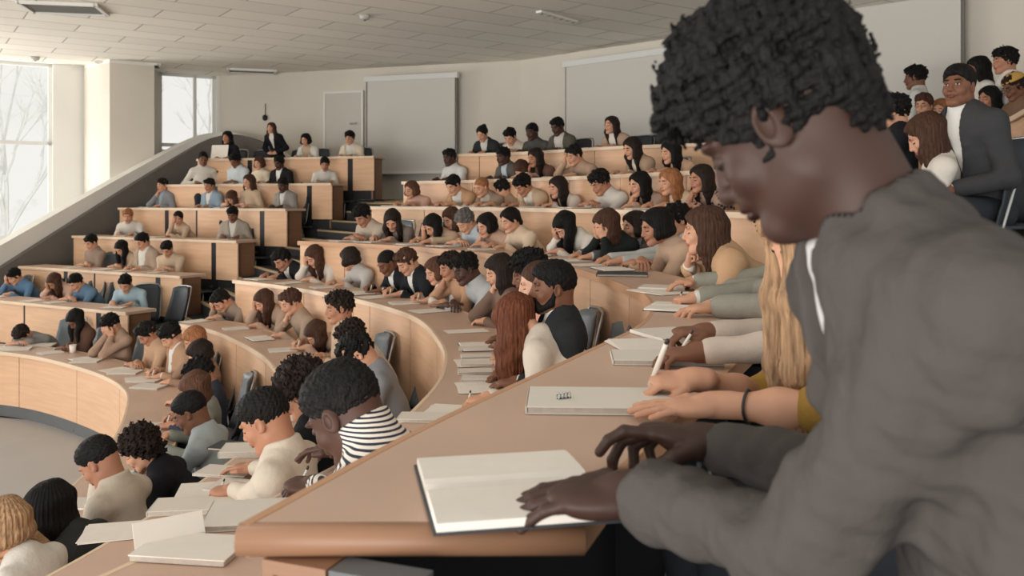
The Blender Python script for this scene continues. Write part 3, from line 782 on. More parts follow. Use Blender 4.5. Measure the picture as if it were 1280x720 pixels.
def hair_sdf(style, c, R, hs, seed=0, hd=None, hlen=.36):
    """hair as its own volume over the skull"""
    s = Sdf(); q = lambda x, y, z: c+R@V_(x, y, z)*hs
    def line(P, a=.84, z0=.012, thick=.0):          # keep what lies above a line from forehead to nape, in head space
        L = (P-c.astype(np.float32))@R.astype(np.float32)/hs
        return L
    def cutter(zf, zb, side=.03, part=0.0):
        wob = wobble(70/hs, (.004 if style in ('fade', 'mainhair', 'buzz') else .006)*hs, seed+31)
        def fn(P):
            L = line(P)
            x, y, z = L[..., 0], L[..., 1], L[..., 2]
            # hairline height as a function of y: forehead zf at y=.09, zb at y=-.07
            t = np.clip((y+.085)/.165, 0, 1.15)
            h = zb+(zf-zb)*t**1.15
            h = h-side*np.clip((np.abs(x)-.045)/.03, 0, 1)*np.exp(-((y-.008)/.028)**2)*0.9
            h = h+part*np.clip(1-np.abs(x)/.05, 0, 1)*np.clip((y-.03)/.04, 0, 1)
            return (h-z)*.75*hs+wob(P)
        return fn
    base = lambda g, gz=None, gy=0: s.ell(q(0, -.016, .036), V_(.0745+g, .097+g+gy, .084+(g if gz is None else gz))*hs, R, k=.02)
    if style == 'buzz':
        base(.004); s.cut(cutter(.062, -.060))
    elif style == 'short':
        base(.009, .018); s.ell(q(.012*(1-2*(seed % 2)), .040, .088), V_(.060, .056, .036)*hs, R, k=.02); s.cut(cutter(.058, -.070, .040)); s.disp(wobble(95/hs, .013, seed)); s.disp(wobble(230/hs, .006, seed+2))
    elif style == 'fade':
        base(.004); s.ell(q(0, -.002, .070), V_(.072, .098, .062)*hs, R, k=.02); s.cut(cutter(.058, -.066, .04)); s.disp(wobble(300/hs, .0035, seed))
    elif style == 'curly':
        base(.012, .020); s.ell(q(0, .03, .088), V_(.070, .070, .042)*hs, R, k=.02); s.ell(q(0, -.06, .05), V_(.072, .06, .07)*hs, R, k=.02)
        s.cut(cutter(.052, -.066, .04)); s.disp(wobble(130/hs, .018, seed)); s.disp(wobble(300/hs, .007, seed+2))
    elif style == 'mainhair':
        base(.011); s.ell(q(0, -.078, .0), V_(.066, .040, .070)*hs, R, k=.02)
        s.ell(q(0, .004, .082), V_(.092, .114, .098)*hs, R, k=.02); s.ell(q(0, .078, .082), V_(.066, .044, .045)*hs, R, k=.025); s.ell(q(0, -.062, .072), V_(.080, .072, .072)*hs, R, k=.03)
        s.cut(cutter(.052, -.120, .030)); s.disp(wobble(110/hs, .008, seed)); s.disp(wobble(250/hs, .0085, seed+4))
    elif style == 'afro':
        s.ell(q(0, -.022, .052), V_(.115, .125, .112)*hs, R, k=.02); s.ell(q(0, -.06, -.02), V_(.105, .07, .09)*hs, R, k=.03)
        s.cut(cutter(.060, -.12, .0)); s.disp(wobble(95/hs, .020, seed)); s.disp(wobble(240/hs, .012, seed+3))
    elif style in ('long', 'pony', 'bun', 'bob', 'side', 'drape'):
        base(.011, .014); s.ell(q(0, .02, .075), V_(.070, .070, .040)*hs, R, k=.02)
        s.cut(cutter(.050, -.082, .062, .034))
        t = s; u = Sdf(); u.p = []
        L = {'long': hlen, 'bob': .12, 'side': hlen, 'drape': hlen}.get(style, .0)
        down = V_(0, 0, -1); hv = hd if hd is not None else V_(0, -1, 0)
        if style in ('long', 'bob', 'side', 'drape'):
            n = 9
            for i in range(n):
                sp_ = 150 if style == 'drape' else 104; th = math.radians(-sp_+2*sp_*i/(n-1))
                p0 = q(.072*math.sin(th), -.016-.088*math.cos(th), .02); out = N3((p0-c)*V_(1, 1, 0))
                p1 = p0+down*.11*min(1, L/.2)+out*.014
                fr = abs(math.sin(th))
                LL = L*(1-.25*fr) if style != 'drape' else L
                back = hv*(.05 if style == 'long' else 0.0)
                p2 = p0+down*LL*.6+out*.010+back*.5; p3 = p0+down*LL+back-out*.006
                if style == 'side' and th < 0: p2 = p2+R@V_(.02, 0, 0)
                rr = .026
                t.cone(q(.045*math.sin(th), -.016-.06*math.cos(th), .075), p0, .028, rr, k=.03)
                t.cone(p0, p1, rr, rr*1.05, k=.022); t.cone(p1, p2, rr*1.05, rr, k=.022); t.cone(p2, p3, rr, .014, k=.02)
        if style == 'bun': t.ell(q(0, -.10, .085), V_(.040, .040, .036)*hs, R, k=.012)
        if style == 'pony':
            a = q(0, -.105, .045); t.cone(a, a+down*.10+N3(hv)*.03, .026, .030, k=.02); t.cone(a+down*.10+N3(hv)*.03, a+down*.30+N3(hv)*.02, .030, .012, k=.02)
        # vertical grooves of the strands
        rs = np.random.RandomState(seed); ph = rs.rand(3)*6
        def groove(P):
            L_ = (P-c.astype(np.float32)); ang = np.arctan2(L_[..., 0], -L_[..., 1])
            return (np.sin(ang*34+ph[0]+L_[..., 2]*5)+.6*np.sin(ang*59+ph[1]-L_[..., 2]*7))*.0016
        s.disp(groove)
    return s

def torso(s, H, s1, nb, sh, gr, w=1.0, flat=.70, bust=0.0, k=.06, fr=0):
    """trunk as cones squashed front to back. gr = growth of all radii"""
    def MM(a, b):
        d = N3(b-a); X = V_(1, 0, 0); Y = N3(np.cross(d, X))     # Y points backward/forward
        Rm = np.stack([X, Y, np.cross(X, Y)], 0)
        return (np.diag([1, 1/flat, 1])@Rm, 1.0, 1.18)
    s.cone(H+V_(0, 0, -.02), s1, (.150+gr)*w, (.142+gr)*w, k=k, M=MM(H, s1))
    s.cone(s1, s1*.25+nb*.75-V_(0, 0, .02), (.142+gr)*w, (.150+gr)*w, k=k, M=MM(s1, nb))
    s.cone(sh[0], sh[1], .052+gr, .052+gr, k=k)
    m = (sh[0]+sh[1])/2
    s.cone(m*.45+sh[0]*.55, nb+V_(0, 0, .025), .045+gr, .040+gr*.6, k=k); s.cone(m*.45+sh[1]*.55, nb+V_(0, 0, .025), .045+gr, .040+gr*.6, k=k)
    if bust:
        up = N3(nb-s1); fw = N3(np.cross(V_(1, 0, 0), up)); fw = fw if fw[1] > 0 or fw[2] < 0 else -fw
        for x in (-1, 1): s.ell(s1*.45+nb*.55+fw*.085+V_(x*.07*w, 0, 0), V_(.062, .055, .058), k=.04)

ALLP = []
def person(desc, root, yaw, sc=1.0, lean=20, pitch=30, hyaw=0, roll=0, sex='m', skin='fair', hair='short', hc='black',
           top='shirt', c1=(200, 190, 175), c2=(225, 222, 214), pants=(50, 52, 58), pose='write', desk=None, depth=8.0,
           hands=None, twist=0, seed=0, group=None, brow=True, glasses=False, beard=False, eyes='down', hlen=.36, mats=None,
           stand=False, short_sleeve=False, ch=.045, hsz=None, edrop=0.0, vlen=.30, flat=.70, vw=.058, vf=.015, hposes=None, label=None, pens=True, shw=1.0, band=False, cap=None, far_legs=True, hsc=None):
    """desk = (y of the worktop edge nearest the sitter, its height) in the person's own unscaled space"""
    r = thing('person', label or desc, 'person', root, yaw, group); r.scale = (sc, sc, sc)
    ALLP.append((r, desc))
    fem = sex == 'f'; hs = (hsc or (.95 if fem else 1.0)); w = (.88 if fem else 1.0)*shw
    pt, hy, rl = math.radians(pitch), math.radians(hyaw), math.radians(roll)
    hip = (0, 0, .50) if not stand else (0, 0, .92)
    H, s1, nb, nk = spine(lean, hip)
    c, R = headc(lean, pt, hy, rl, hs, hip)
    up = N3(nb-s1); tw = math.radians(twist)
    shc = nb-up*.055
    xs = RZ(tw)@V_(1, 0, 0)
    sh = [shc-xs*.165*w, shc+xs*.165*w]      # left, right (x-, x+)
    A, B = .29, .255
    if desk is None: desk = (.22, .73)
    yd, zd = desk
    wr = {}
    P = {}
    fh = {-1: ('rest', V_(.3, 1, -.05), V_(0, 0, -1)), 1: ('rest', V_(-.3, 1, -.05), V_(0, 0, -1))}
    hz = zd+.040
    if pose == 'write':
        wr[1] = V_(.13, yd+.05, hz+.012); fh[1] = ('pen', V_(-.45, 1, -.1), V_(-.35, 0, -1)); wr[-1] = V_(-.15, yd+.07, hz); fh[-1] = ('flat', V_(.65, .9, -.12), V_(0, 0, -1))
    elif pose == 'writeL':
        wr[-1] = V_(-.13, yd+.05, hz+.012); fh[-1] = ('pen', V_(.45, 1, -.1), V_(.35, 0, -1)); wr[1] = V_(.15, yd+.07, hz); fh[1] = ('flat', V_(-.65, .9, -.12), V_(0, 0, -1))
    elif pose == 'folded':
        wr[1] = V_(-.02, yd+.05, hz+.02); fh[1] = ('rest', V_(-1, .25, -.05), V_(0, 0, -1)); wr[-1] = V_(.0, yd+.10, hz); fh[-1] = ('rest', V_(1, .15, -.05), V_(0, 0, -1))
    elif pose == 'rest':
        wr[1] = V_(.12, yd+.07, hz); fh[1] = ('rest', V_(-.4, 1, -.1), V_(0, 0, -1)); wr[-1] = V_(-.12, yd+.07, hz); fh[-1] = ('rest', V_(.4, 1, -.1), V_(0, 0, -1))
    elif pose in ('chin', 'cheek', 'chinL'):
        sd = -1 if pose == 'chinL' else 1
        tgt = c+R@V_(sd*.045, .075, -.125)*hs if pose != 'cheek' else c+R@V_(sd*.075, .055, -.10)*hs
        wr[sd] = tgt+V_(sd*.02, .02, -.06); fh[sd] = ('cup' if pose != 'chin' else 'fist', V_(-sd*.25, -.15, 1), R@V_(-sd*.5, -1, 0))
        wr[-sd] = V_(-sd*.10, yd+.06, hz); fh[-sd] = ('rest', V_(sd*.8, .6, -.05), V_(0, 0, -1))
    elif pose == 'face':
        for sd in (-1, 1):
            wr[sd] = c+R@V_(sd*.062, .095, -.075)*hs; fh[sd] = ('cup', R@V_(-sd*.15, .0, 1), R@V_(-sd*.6, -1, 0))
    elif pose == 'head':   # hand against the forehead
        wr[1] = c+R@V_(.075, .115, -.04)*hs; fh[1] = ('cup', R@V_(-.3, -.1, 1), R@V_(-.5, -1, 0)); wr[-1] = V_(-.10, yd+.05, hz); fh[-1] = ('rest', V_(.8, .6, -.05), V_(0, 0, -1))
    elif pose == 'lap':
        for sd in (-1, 1): wr[sd] = V_(sd*.07, .27, .60) if not stand else V_(sd*.23, .03, .76); fh[sd] = ('rest', V_(-sd*.4, 1, -.2) if not stand else V_(0, .1, -1), V_(0, 0, -1) if not stand else V_(-sd, 0, 0))
    elif pose == 'clasp':
        for sd in (-1, 1): wr[sd] = V_(sd*.10, .20, 1.0 if stand else .80); fh[sd] = ('rest', V_(-sd*1, .3, -.1), V_(0, -1, -.3))
    if hands:
        inv = lambda p: np.array((Matrix.Rotation(-yaw, 3, 'Z')@(Vector(p)-Vector(root))))/sc
        invd = lambda v: np.array(Matrix.Rotation(-yaw, 3, 'Z')@Vector(v))
        for sd, (wp, hp, fv, pv) in hands.items():
            wr[sd] = inv(wp); fh[sd] = (hp, invd(fv), invd(pv))
    elb = {}
    for sd in (-1, 1):
        S = sh[0] if sd < 0 else sh[1]
        pole = V_(sd*.55, -.35, -1.0)
        if pose in ('face', 'chin', 'cheek', 'head', 'chinL'): pole = V_(sd*.5, .25, -1)
        elb[sd], wr[sd] = ik(S, wr[sd], A*(.93 if fem else 1), B*(.93 if fem else 1), pole)
        if not stand and elb[sd][2] < zd+.035 and elb[sd][1] > yd-.03: elb[sd][2] = zd+.045
        elb[sd][2] -= edrop
    # ---------- body
    hv = max(.0021, depth*.00078) if depth > 1.3 else .0016; bv = max(.012, depth*.0016)
    Vs = []; Fs = []; nv = 0
    def put(s, v):
        nonlocal nv
        a, b = s.mesh(v); Vs.append(a); Fs.append(b+nv); nv += len(a)
    hd = Sdf(); head_prims(hd, c, R, hs, fem, fine=depth < 9)
    nr = .043 if fem else .052
    hd.cone(nb-up*.03, c+R@V_(0, -.028, -.03)*hs, nr*1.08, nr, k=.03)
    if not fem: hd.cone(nb-up*.02+V_(0, -.02, 0), c+R@V_(0, -.050, -.01)*hs, nr*.82, nr*.72, k=.03)
    put(hd, hv); nhead = nv; nheadf = len(Fs[0])
    bd = Sdf(); torso(bd, H, s1, nb, sh, -.012, w, flat=flat, k=.05)
    legs = []
    for sd in (-1, 1):
        h0 = H+V_(sd*.09, .0, -.02)
        if not stand: kn = V_(sd*.13, .46, .50); an = V_(sd*.13, .40+.05*((seed+sd) % 3-1), .09)
        else: kn = V_(sd*.10, .03, .50); an = V_(sd*.11, -.02, .09)
        legs.append((h0, kn, an)); bd.cone(h0, kn, .072, .052, k=.04); bd.cone(kn, an, .050, .034, k=.03)
        S = sh[0] if sd < 0 else sh[1]
        bd.cone(S, elb[sd], .044, .036, k=.03)
        if depth > 3.0: bd.cone(elb[sd], wr[sd], .033, .024, k=.02)
    put(bd, bv)
    pen = None
    for sd in (-1, 1):
        hn = Sdf()
        if depth <= 3.0: fr_ = (.038 if short_sleeve else .030)*(.9 if fem else 1); hn.cone(elb[sd], elb[sd]*.55+wr[sd]*.45, fr_, fr_, k=.03); hn.cone(elb[sd]*.55+wr[sd]*.45, wr[sd], fr_, .025 if not fem else .022, k=.03)
        else: hn.cone(elb[sd]*.35+wr[sd]*.65, wr[sd], .028, .024, k=.02)
        hp, fv, pv = fh[sd]
        if hposes and sd in hposes: hp = hposes[sd]
        g = hand_prims(hn, wr[sd], fv, pv, sd, hp, hsz or (.95 if fem else 1.03), 1.0)
        if hp == 'pen': pen = (g, sd)
        put(hn, max(.0020, depth*.0009) if depth > 1.3 else .0017)
    Vb = np.concatenate(Vs); Fb = np.concatenate(Fs)
    # facial colours
    skm = _SK.setdefault(skin, skin_mat(SKIN[skin])); sk = np.array(SKIN[skin], float)
    lipm = mat('lips', tuple(int(v) for v in sk*V_(.88, .72, .72)), .45); browm = hair_mat(HAIRC['dark' if hc in ('blond', 'ginger', 'red') else hc])
    whm = mat('eye_white', (168, 160, 152), .3, .5); pum = mat('eye_pupil', (22, 17, 15), .2, .5); lidm = mat('eyelashes', (34, 25, 22), .6)
    mi = np.zeros(len(Fb), np.int32)
    fc = Vb[Fb[:nheadf]].mean(1); L = (fc-c)@R/hs
    x, y, z = np.abs(L[:, 0]), L[:, 1], L[:, 2]
    front = y > .06
    mi[:nheadf][front & (x < .0215-.25*np.abs(z+.060)) & (z > -.0715) & (z < -.0500) & (y > .088)] = 1
    mi[:nheadf][front & (x > .013) & (x < .048) & (np.abs(z-(.029-.12*np.abs(x-.03))) < .0042)] = 2
    if eyes == 'open':
        ex = np.stack([x-.031, (y-.077)*0, L[:, 2]-.003], 1); de = np.sqrt((ex[:, 0]/.0120)**2+(ex[:, 2]/.0048)**2)
        mi[:nheadf][front & (de < 1)] = 3
        mi[:nheadf][front & (np.hypot(x-.031, z-.003) < .0056)] = 4
        mi[:nheadf][front & (x > .018) & (x < .046) & (np.abs(z-.0092+.1*np.abs(x-.031)) < .0022)] = 5
    else:
        mi[:nheadf][front & (x > .017) & (x < .046) & (np.abs(z+.0045-.12*np.abs(x-.031)) < .0026)] = 5
    raw_mesh('body', Vb, Fb, [skm, lipm, browm, whm, pum, lidm], r, midx=mi)
    # ---------- hair
    if hair != 'bald':
        hb = hair_sdf(hair, c, R, hs, seed, hd=-D2(0)*0+V_(0, -1, 0), hlen=hlen)
        a, b = hb.mesh(hv*1.15 if depth > 1.3 else .0021); raw_mesh('hair', a, b, hair_mat(HAIRC[hc]), r)
    if cap:
        q = Sdf(); q.ell(c+R@V_(0, -.014, .060)*hs, V_(.094, .112, .080)*hs, R); 
        def cc(Pp): L_ = (Pp-c.astype(np.float32))@R.astype(np.float32); return (.062-.25*L_[..., 1]*0-L_[..., 2])
        q.cut(cc); a, b = q.mesh(hv*1.2); tag(raw_mesh('headscarf', a, b, cloth_mat(cap), r), 'yellow head wrap')
    if beard:
        q = Sdf(); qq = lambda x, y, z: c+R@V_(x, y, z)*hs
        for sd in (-1, 1): q.cone(qq(sd*.060, .006, -.020), qq(sd*.050, .024, -.066), .012, .016, k=.02); q.cone(qq(sd*.050, .024, -.066), qq(sd*.014, .070, -.094), .018, .023, k=.02)
        q.cone(qq(-.02, .094, -.045), qq(.02, .094, -.045), .007, k=.01)
        for sd in (-1, 1): q.cone(qq(sd*.026, .088, -.047), qq(sd*.022, .076, -.088), .008, .015, k=.015)
        q.disp(wobble(300, .0012, 3)); a, b = q.mesh(hv); raw_mesh('beard', a, b, hair_mat(HAIRC['black']), r)
    if glasses:
        g = MB(); qq = lambda x, y, z: Vector(c+R@V_(x, y, z)*hs)
        for sd in (-1, 1):
            g.tube([qq(sd*.033+.021*math.cos(t), .103-.004*abs(math.cos(t)), .002+.017*math.sin(t)) for t in np.linspace(0, 2*PI, 17)], .0018, 5)
            g.tube([qq(sd*.055, .098, .005), qq(sd*.078, .0, .006)], .0018, 5)
        g.tube([qq(-.012, .103, .006), qq(.012, .103, .006)], .0018, 5); g.mesh('glasses', M_PENK, r, smooth=True)
    # ---------- clothes
    cv = max(.0045, depth*.00125)
    fold = wobble(24, .0045, seed) ; fold2 = wobble(42, .0025, seed+9)
    mt = mats or {}
    def sleeve(s, sd, g, end=.93, cuff=0.0, ends=None):
        S = sh[0] if sd < 0 else sh[1]
        s.cone(S, elb[sd], .050+g, .043+g, k=.045)
        if short_sleeve: s.cone(elb[sd], elb[sd]*.85+wr[sd]*.15, .043+g, .042+g, k=.03); return
        m = elb[sd]*(1-end)+wr[sd]*end
        s.cone(elb[sd], m, .042+g, .033+g+cuff, k=.03)
    def neck_cut(g, tilt=.5):
        nc = nb+up*.035+V_(0, .0, 0)
        n = N3(up+N3(np.cross(V_(1, 0, 0), up))*(-1 if np.cross(V_(1, 0, 0), up)[1] > 0 else 1)*tilt)
        return None
    inner = Sdf()
    jack = top in ('jacket', 'open')
    torso(inner, H, s1, nb, sh, -.006 if jack else .002, w, flat=flat, k=.055)
    if not jack:
        for sd in (-1, 1): sleeve(inner, sd, .004)
        inner.disp(fold); 
        if depth < 6: inner.disp(fold2)
    else:
        for sd in (-1, 1):
            cf = Sdf(); cf.cone(elb[sd]*.20+wr[sd]*.80, elb[sd]*.02+wr[sd]*.98, .031, .033, k=.02); a, b = cf.mesh(max(.004, depth*.001)); raw_mesh('shirt_cuff', a, b, mt.get('inner') or cloth_mat(c2), r)
    def collar(s, g, h=None):
        h = h or ch
        ax = N3((c+R@V_(0, -.03, -.05)*hs)-(nb-up*.02)); b0 = nb+up*.012
        for i in range(28):
            t = 2*PI*i/28; X = V_(1, 0, 0); Yv = N3(np.cross(ax, X))
            q0 = b0+(X*math.cos(t)+Yv*math.sin(t))*(nr+.012); t2 = 2*PI*(i+1)/28
            q1 = b0+(X*math.cos(t2)+Yv*math.sin(t2))*(nr+.012)
            hh = h
            s.cone(q0-ax*.01, q0+ax*hh, .009+g, .0065+g, k=.016); s.cone(q0, q1, .010+g, k=.012)
    if top in ('shirt', 'jacket', 'open'): collar(inner, .0)
    if top == 'tee' or top == 'sweater':
        ax = up
        for i in range(14):
            t = 2*PI*i/14; t2 = 2*PI*(i+1)/14; Yv = N3(np.cross(ax, V_(1, 0, 0)))
            inner.cone(nb+up*.016+(V_(1, 0, 0)*math.cos(t)+Yv*math.sin(t))*(nr+.016), nb+up*.016+(V_(1, 0, 0)*math.cos(t2)+Yv*math.sin(t2))*(nr+.016), .010, k=.012)
    a, b = inner.mesh(cv)
    nm = {'shirt': 'shirt', 'jacket': 'shirt', 'open': 'shirt', 'sweater': 'sweater', 'tee': 'top'}[top]
    raw_mesh(nm, a, b, mt.get('inner') or cloth_mat(c2 if jack else c1), r)
    if jack:
        J = Sdf(); torso(J, H, s1, nb, sh, .014, w*1.02, flat=flat, k=.06)
        for sd in (-1, 1): sleeve(J, sd, .011, .88, .002)
        fw = np.cross(V_(1, 0, 0), up); fw = fw if fw[1] > 0 else -fw; fw = N3(fw); X = N3(np.cross(up, fw)); o = nb-up*vlen if top == 'jacket' else nb-up*.5
        # raised roll collar running down into the lapels
        for sd in (-1, 1):
            p0 = nb+up*.035-fw*(nr+.010); p1 = nb+up*.030+X*sd*(nr+.020); p2 = nb-up*.03+X*sd*.07+fw*.055; p3 = nb-up*.13+X*sd*.062+fw*.105; p4 = o+X*sd*.012+fw*.125
            J.cone(p0, p1, .014, .015, k=.02); J.cone(p1, p2, .015, .015, k=.02); J.cone(p2, p3, .013, .014, k=.015); J.cone(p3, p4, .014, .008, k=.015)
        def vcut(Pp):
            L_ = Pp-nb.astype(np.float32); u_ = L_@up.astype(np.float32); f_ = L_@fw.astype(np.float32); x_ = np.abs(L_@X.astype(np.float32))
            bot = -vlen if top == 'jacket' else -.52
            wd = np.clip((u_-bot)/(-bot), 0, 1)*(vw if top == 'jacket' else .062)+(.004 if top == 'jacket' else .03)*(u_ > bot)
            wedge = np.maximum(np.maximum(x_-wd, f_-.165), np.maximum(bot-u_, vf-f_))
            col = np.maximum(np.linalg.norm(L_-(L_@up.astype(np.float32))[..., None]*up.astype(np.float32), axis=-1)-(nr+.004), np.maximum(-u_-.01, u_-.16))
            return -np.minimum(wedge, col)
        J.disp(fold); 
        if depth < 6: J.disp(fold2)
        if depth < 1.3: J.disp(wobble(48, .0075, 5)); J.disp(wobble(95, .0025, 8))
        J.cut(vcut)
        a, b = J.mesh(cv); raw_mesh('jacket', a, b, mt.get('jacket') or cloth_mat(c1), r)
    # trousers and shoes
    T = Sdf()
    T.cone(H+V_(-.04, 0, -.01), H+V_(.04, 0, -.01), .115, k=.04)
    Sh = Sdf()
    for h0, kn, an in legs:
        T.cone(h0, kn, .086, .066, k=.05); T.cone(kn, an+V_(0, 0, .02), .064, .052, k=.03)
        Sh.cone(an+V_(0, -.02, -.045), an+V_(0, .13, -.052), .036, .032, k=.03); Sh.cone(an+V_(0, 0, .0), an+V_(0, 0, -.03), .036, .038, k=.03)
    a, b = T.mesh(max(.010, depth*.0022)); raw_mesh('trousers', a, b, cloth_mat(pants), r)
    a, b = Sh.mesh(max(.010, depth*.0022)); raw_mesh('shoes', a, b, M_COVER, r)
    Mw = Matrix.Translation(Vector(root))@Matrix.Rotation(yaw, 4, 'Z')@Matrix.Scale(sc, 4)
    info = dict(wr=wr, elb=elb, fh=fh, M=Mw, c=c, R=R, sh=sh)
    if pen is not None and pens:
        (tip, t, f, p), sd = pen
        d = N3(-p*1.0-f*.40+t*.45); a0 = Mw@Vector(tip+p*.010+t*.010-d*.03); a1 = Mw@Vector(tip+p*.010+t*.010+d*.115)
        info['pen'] = (a0, a1)
    return r, info
# ================================================================== chairs
def chair_parts(dark):
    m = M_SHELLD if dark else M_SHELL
    # curved backrest
    V = []; Fc = []; nu, nv = 11, 9
    for side in (0, 1):
        for i in range(nu):
            for j in range(nv):
                u = i/(nu-1)*2-1; v = j/(nv-1)
                hw = .215*(1-.10*v-.0*(v**3)) if v < .8 else .215*(.92-.45*(v-.8)**1.2)
                x = u*hw; y = -.215-.13*v+.055*u*u-.02*math.sin(PI*v); z = .45+.49*v-.03*(abs(u)**3)*(v > .7)
                V.append((x, y-(.014 if side else 0), z))
    n = nu*nv
    for i in range(nu-1):
        for j in range(nv-1):
            a = i*nv+j; Fc.append([a, a+nv, a+nv+1, a+1]); Fc.append([n+a, n+a+1, n+a+nv+1, n+a+nv])
    for i in range(nu-1):
        a = i*nv; Fc.append([a, n+a, n+a+nv, a+nv]); a = i*nv+nv-1; Fc.append([a, a+nv, n+a+nv, n+a])
    for j in range(nv-1):
        a = j; Fc.append([a, a+1, n+a+1, n+a]); a = (nu-1)*nv+j; Fc.append([a, n+a, n+a+1, a+1])
    back = MB(); back.add(V, Fc)
    seat = MB(); 
    prof = [(-.21, .455), (-.12, .440), (.05, .438), (.17, .442), (.22, .425), (.235, .405)]
    for i in range(len(prof)-1):
        (y0, z0), (y1, z1) = prof[i], prof[i+1]
        seat.add([(-.21, y0, z0), (.21, y0, z0), (.21, y1, z1), (-.21, y1, z1), (-.21, y0, z0-.018), (.21, y0, z0-.018), (.21, y1, z1-.018), (-.21, y1, z1-.018)],
                 [[0, 1, 2, 3], [4, 7, 6, 5], [0, 4, 5, 1], [3, 2, 6, 7], [0, 3, 7, 4], [1, 5, 6, 2]])
    rim = MB().tube([(-.19, -.20, .44), (-.215, -.24, .52), (-.195, -.335, .88), (-.15, -.365, .94), (0, -.378, .948), (.15, -.365, .94), (.195, -.335, .88), (.215, -.24, .52), (.19, -.20, .44)], .010, 7)
    legs = [MB().tube([(sx*.19, sy*.17-.01, .425), (sx*.215, sy*.215-.01, .012)], .0115, 7) for sx in (-1, 1) for sy in (-1, 1)]
    out = [('backrest', back, m, True), ('seat', seat, m, True), ('back_rim', rim, M_METAL, True)]+[('leg', l, M_METAL, True) for l in legs]
    return out
_CH = {}
def chair(loc, yaw, label, dark=False, group='shell chairs of the hall', sc=1.0):
    r = thing('shell_chair', label, 'chair', loc, yaw, group); r.scale = (sc,)*3
    if dark not in _CH:
        obs = []
        for nme, m, mt_, sm in chair_parts(dark): obs.append(m.mesh(nme, mt_, r, smooth=sm))
        _CH[dark] = obs
    else:
        for o in _CH[dark]:
            c_ = o.copy(); COL.objects.link(c_); c_.parent = r
    return r

# ================================================================== papers, notebooks, pens
def pen_obj(a, b, label, m=None, r=.0042):
    a, b = Vector(a), Vector(b); d = (b-a).normalized(); L = (b-a).length
    t = thing('pen', label, 'pen', a, 0, 'pens in writing hands')
    q = d.to_track_quat('Z', 'Y'); t.rotation_mode = 'QUATERNION'; t.rotation_quaternion = q
    MB().lathe([(r, .012), (r*1.08, L*.45), (r, L*.8), (r*.9, L-.012)], n=12).mesh('barrel', m or M_PENW, t, smooth=True)
    MB().lathe([(.0006, 0), (r*.95, .012)], n=12).mesh('pen_tip', M_METAL, t, smooth=True)
    MB().lathe([(r*.9, L-.012), (r*.92, L-.004), (r*.5, L)], n=12).mesh('pen_cap', M_PENK, t, smooth=True)
    return t
def notebook_open(c, yaw, w, h, label, th=.012, group=None, cover=None):
    """open book lying flat: spine along local y, pages to both sides"""
    r = thing('open_notebook', label, 'notebook', c, yaw, group)
    MB().box((0, 0, .0015), (w*2+.012, h+.010, .003)).mesh('cover', cover or M_COVER, r, bevel=.001)
    for sd in (-1, 1):
        n = 12; V = []; Fc = []
        for i in range(n+1):
            u = i/n; x = sd*(.001+u*w); z = .0032+th*(1-u**6*.25)*(min(1, (u*6)**.5) if u < .17 else 1)
            for y in (-h/2, h/2): V += [(x, y, z), (x, y, .0031)]
        for i in range(n):
            a = i*4; b = a+4
            q = [[a, b, b+2, a+2], [a+1, a+3, b+3, b+1], [a, a+1, b+1, b], [a+2, b+2, b+3, a+3]]
            Fc += q
        Fc += [[0, 2, 3, 1], [4*n, 4*n+1, 4*n+3, 4*n+2]]
        m = MB(); m.add(V, Fc); m.mesh('page_block', M_PAPER, r, smooth=False)
    return r
def sheet(c, yaw, w, h, label, n=1, group=None):
    r = MB(); rr = random.Random(int(c[0]*1000)+int(c[1]*77))
    for i in range(n): r.box((0, 0, .0012+.0016*i), (w, h, .0012), Matrix.Rotation(rr.uniform(-.12, .12) if i else 0, 3, 'Z'))
    o = r.mesh('paper_sheet', M_PAPER); o.location = c; o.rotation_euler = (0, 0, yaw); return tag(o, label, 'paper', group)
def closed_book(c, yaw, w, h, th, label, m=None, group=None):
    r = thing('notebook', label, 'notebook', c, yaw, group)
    MB().box((0, 0, th/2), (w-.006, h-.006, th-.004)).mesh('page_block', M_PAPERG, r)
    k = MB(); k.box((0, 0, th-.001), (w, h, .002)); k.box((0, 0, .001), (w, h, .002)); k.box((-w/2, 0, th/2), (.003, h, th)); k.mesh('cover', m or M_COVERW, r)
    return r

# ================================================================== putting people on the rows
def spot(row, px, off, hint=None):
    C = offset(CUR[row], off); Nn = normals(CUR[row])
    t0 = C[0]-C[3]; t0 /= np.linalg.norm(t0); t1 = C[-1]-C[-4]; t1 /= np.linalg.norm(t1)
    k0 = np.arange(40, 0, -1)[:, None]*.04; k1 = np.arange(1, 30)[:, None]*.04
    Cx = np.concatenate([C[0]+t0*k0, C, C[-1]+t1*k1]); Nx = np.concatenate([np.repeat(Nn[:1], 40, 0), Nn, np.repeat(Nn[-1:], 29, 0)])
    p = 640+F*Cx[:, 0]/Cx[:, 1]; ok = Cx[:, 1] > .4
    g = p-px; cr = np.where((g[:-1]*g[1:] <= 0) & ok[:-1] & ok[1:])[0]
    if len(cr) == 0: i = int(np.argmin(np.abs(g)+(~ok)*1e6)); print('NO CROSSING', row, px); return Cx[i], Nx[i]
    ds = [Cx[i, 1] for i in cr]
    i = cr[int(np.argmax(ds))] if hint is None else cr[int(np.argmin([abs(d-hint) for d in ds]))]
    t = abs(g[i])/(abs(g[i])+abs(g[i+1])+1e-9)
    return Cx[i]*(1-t)+Cx[i+1]*t, Nx[i]
_seed = [0]
SPOTS = []
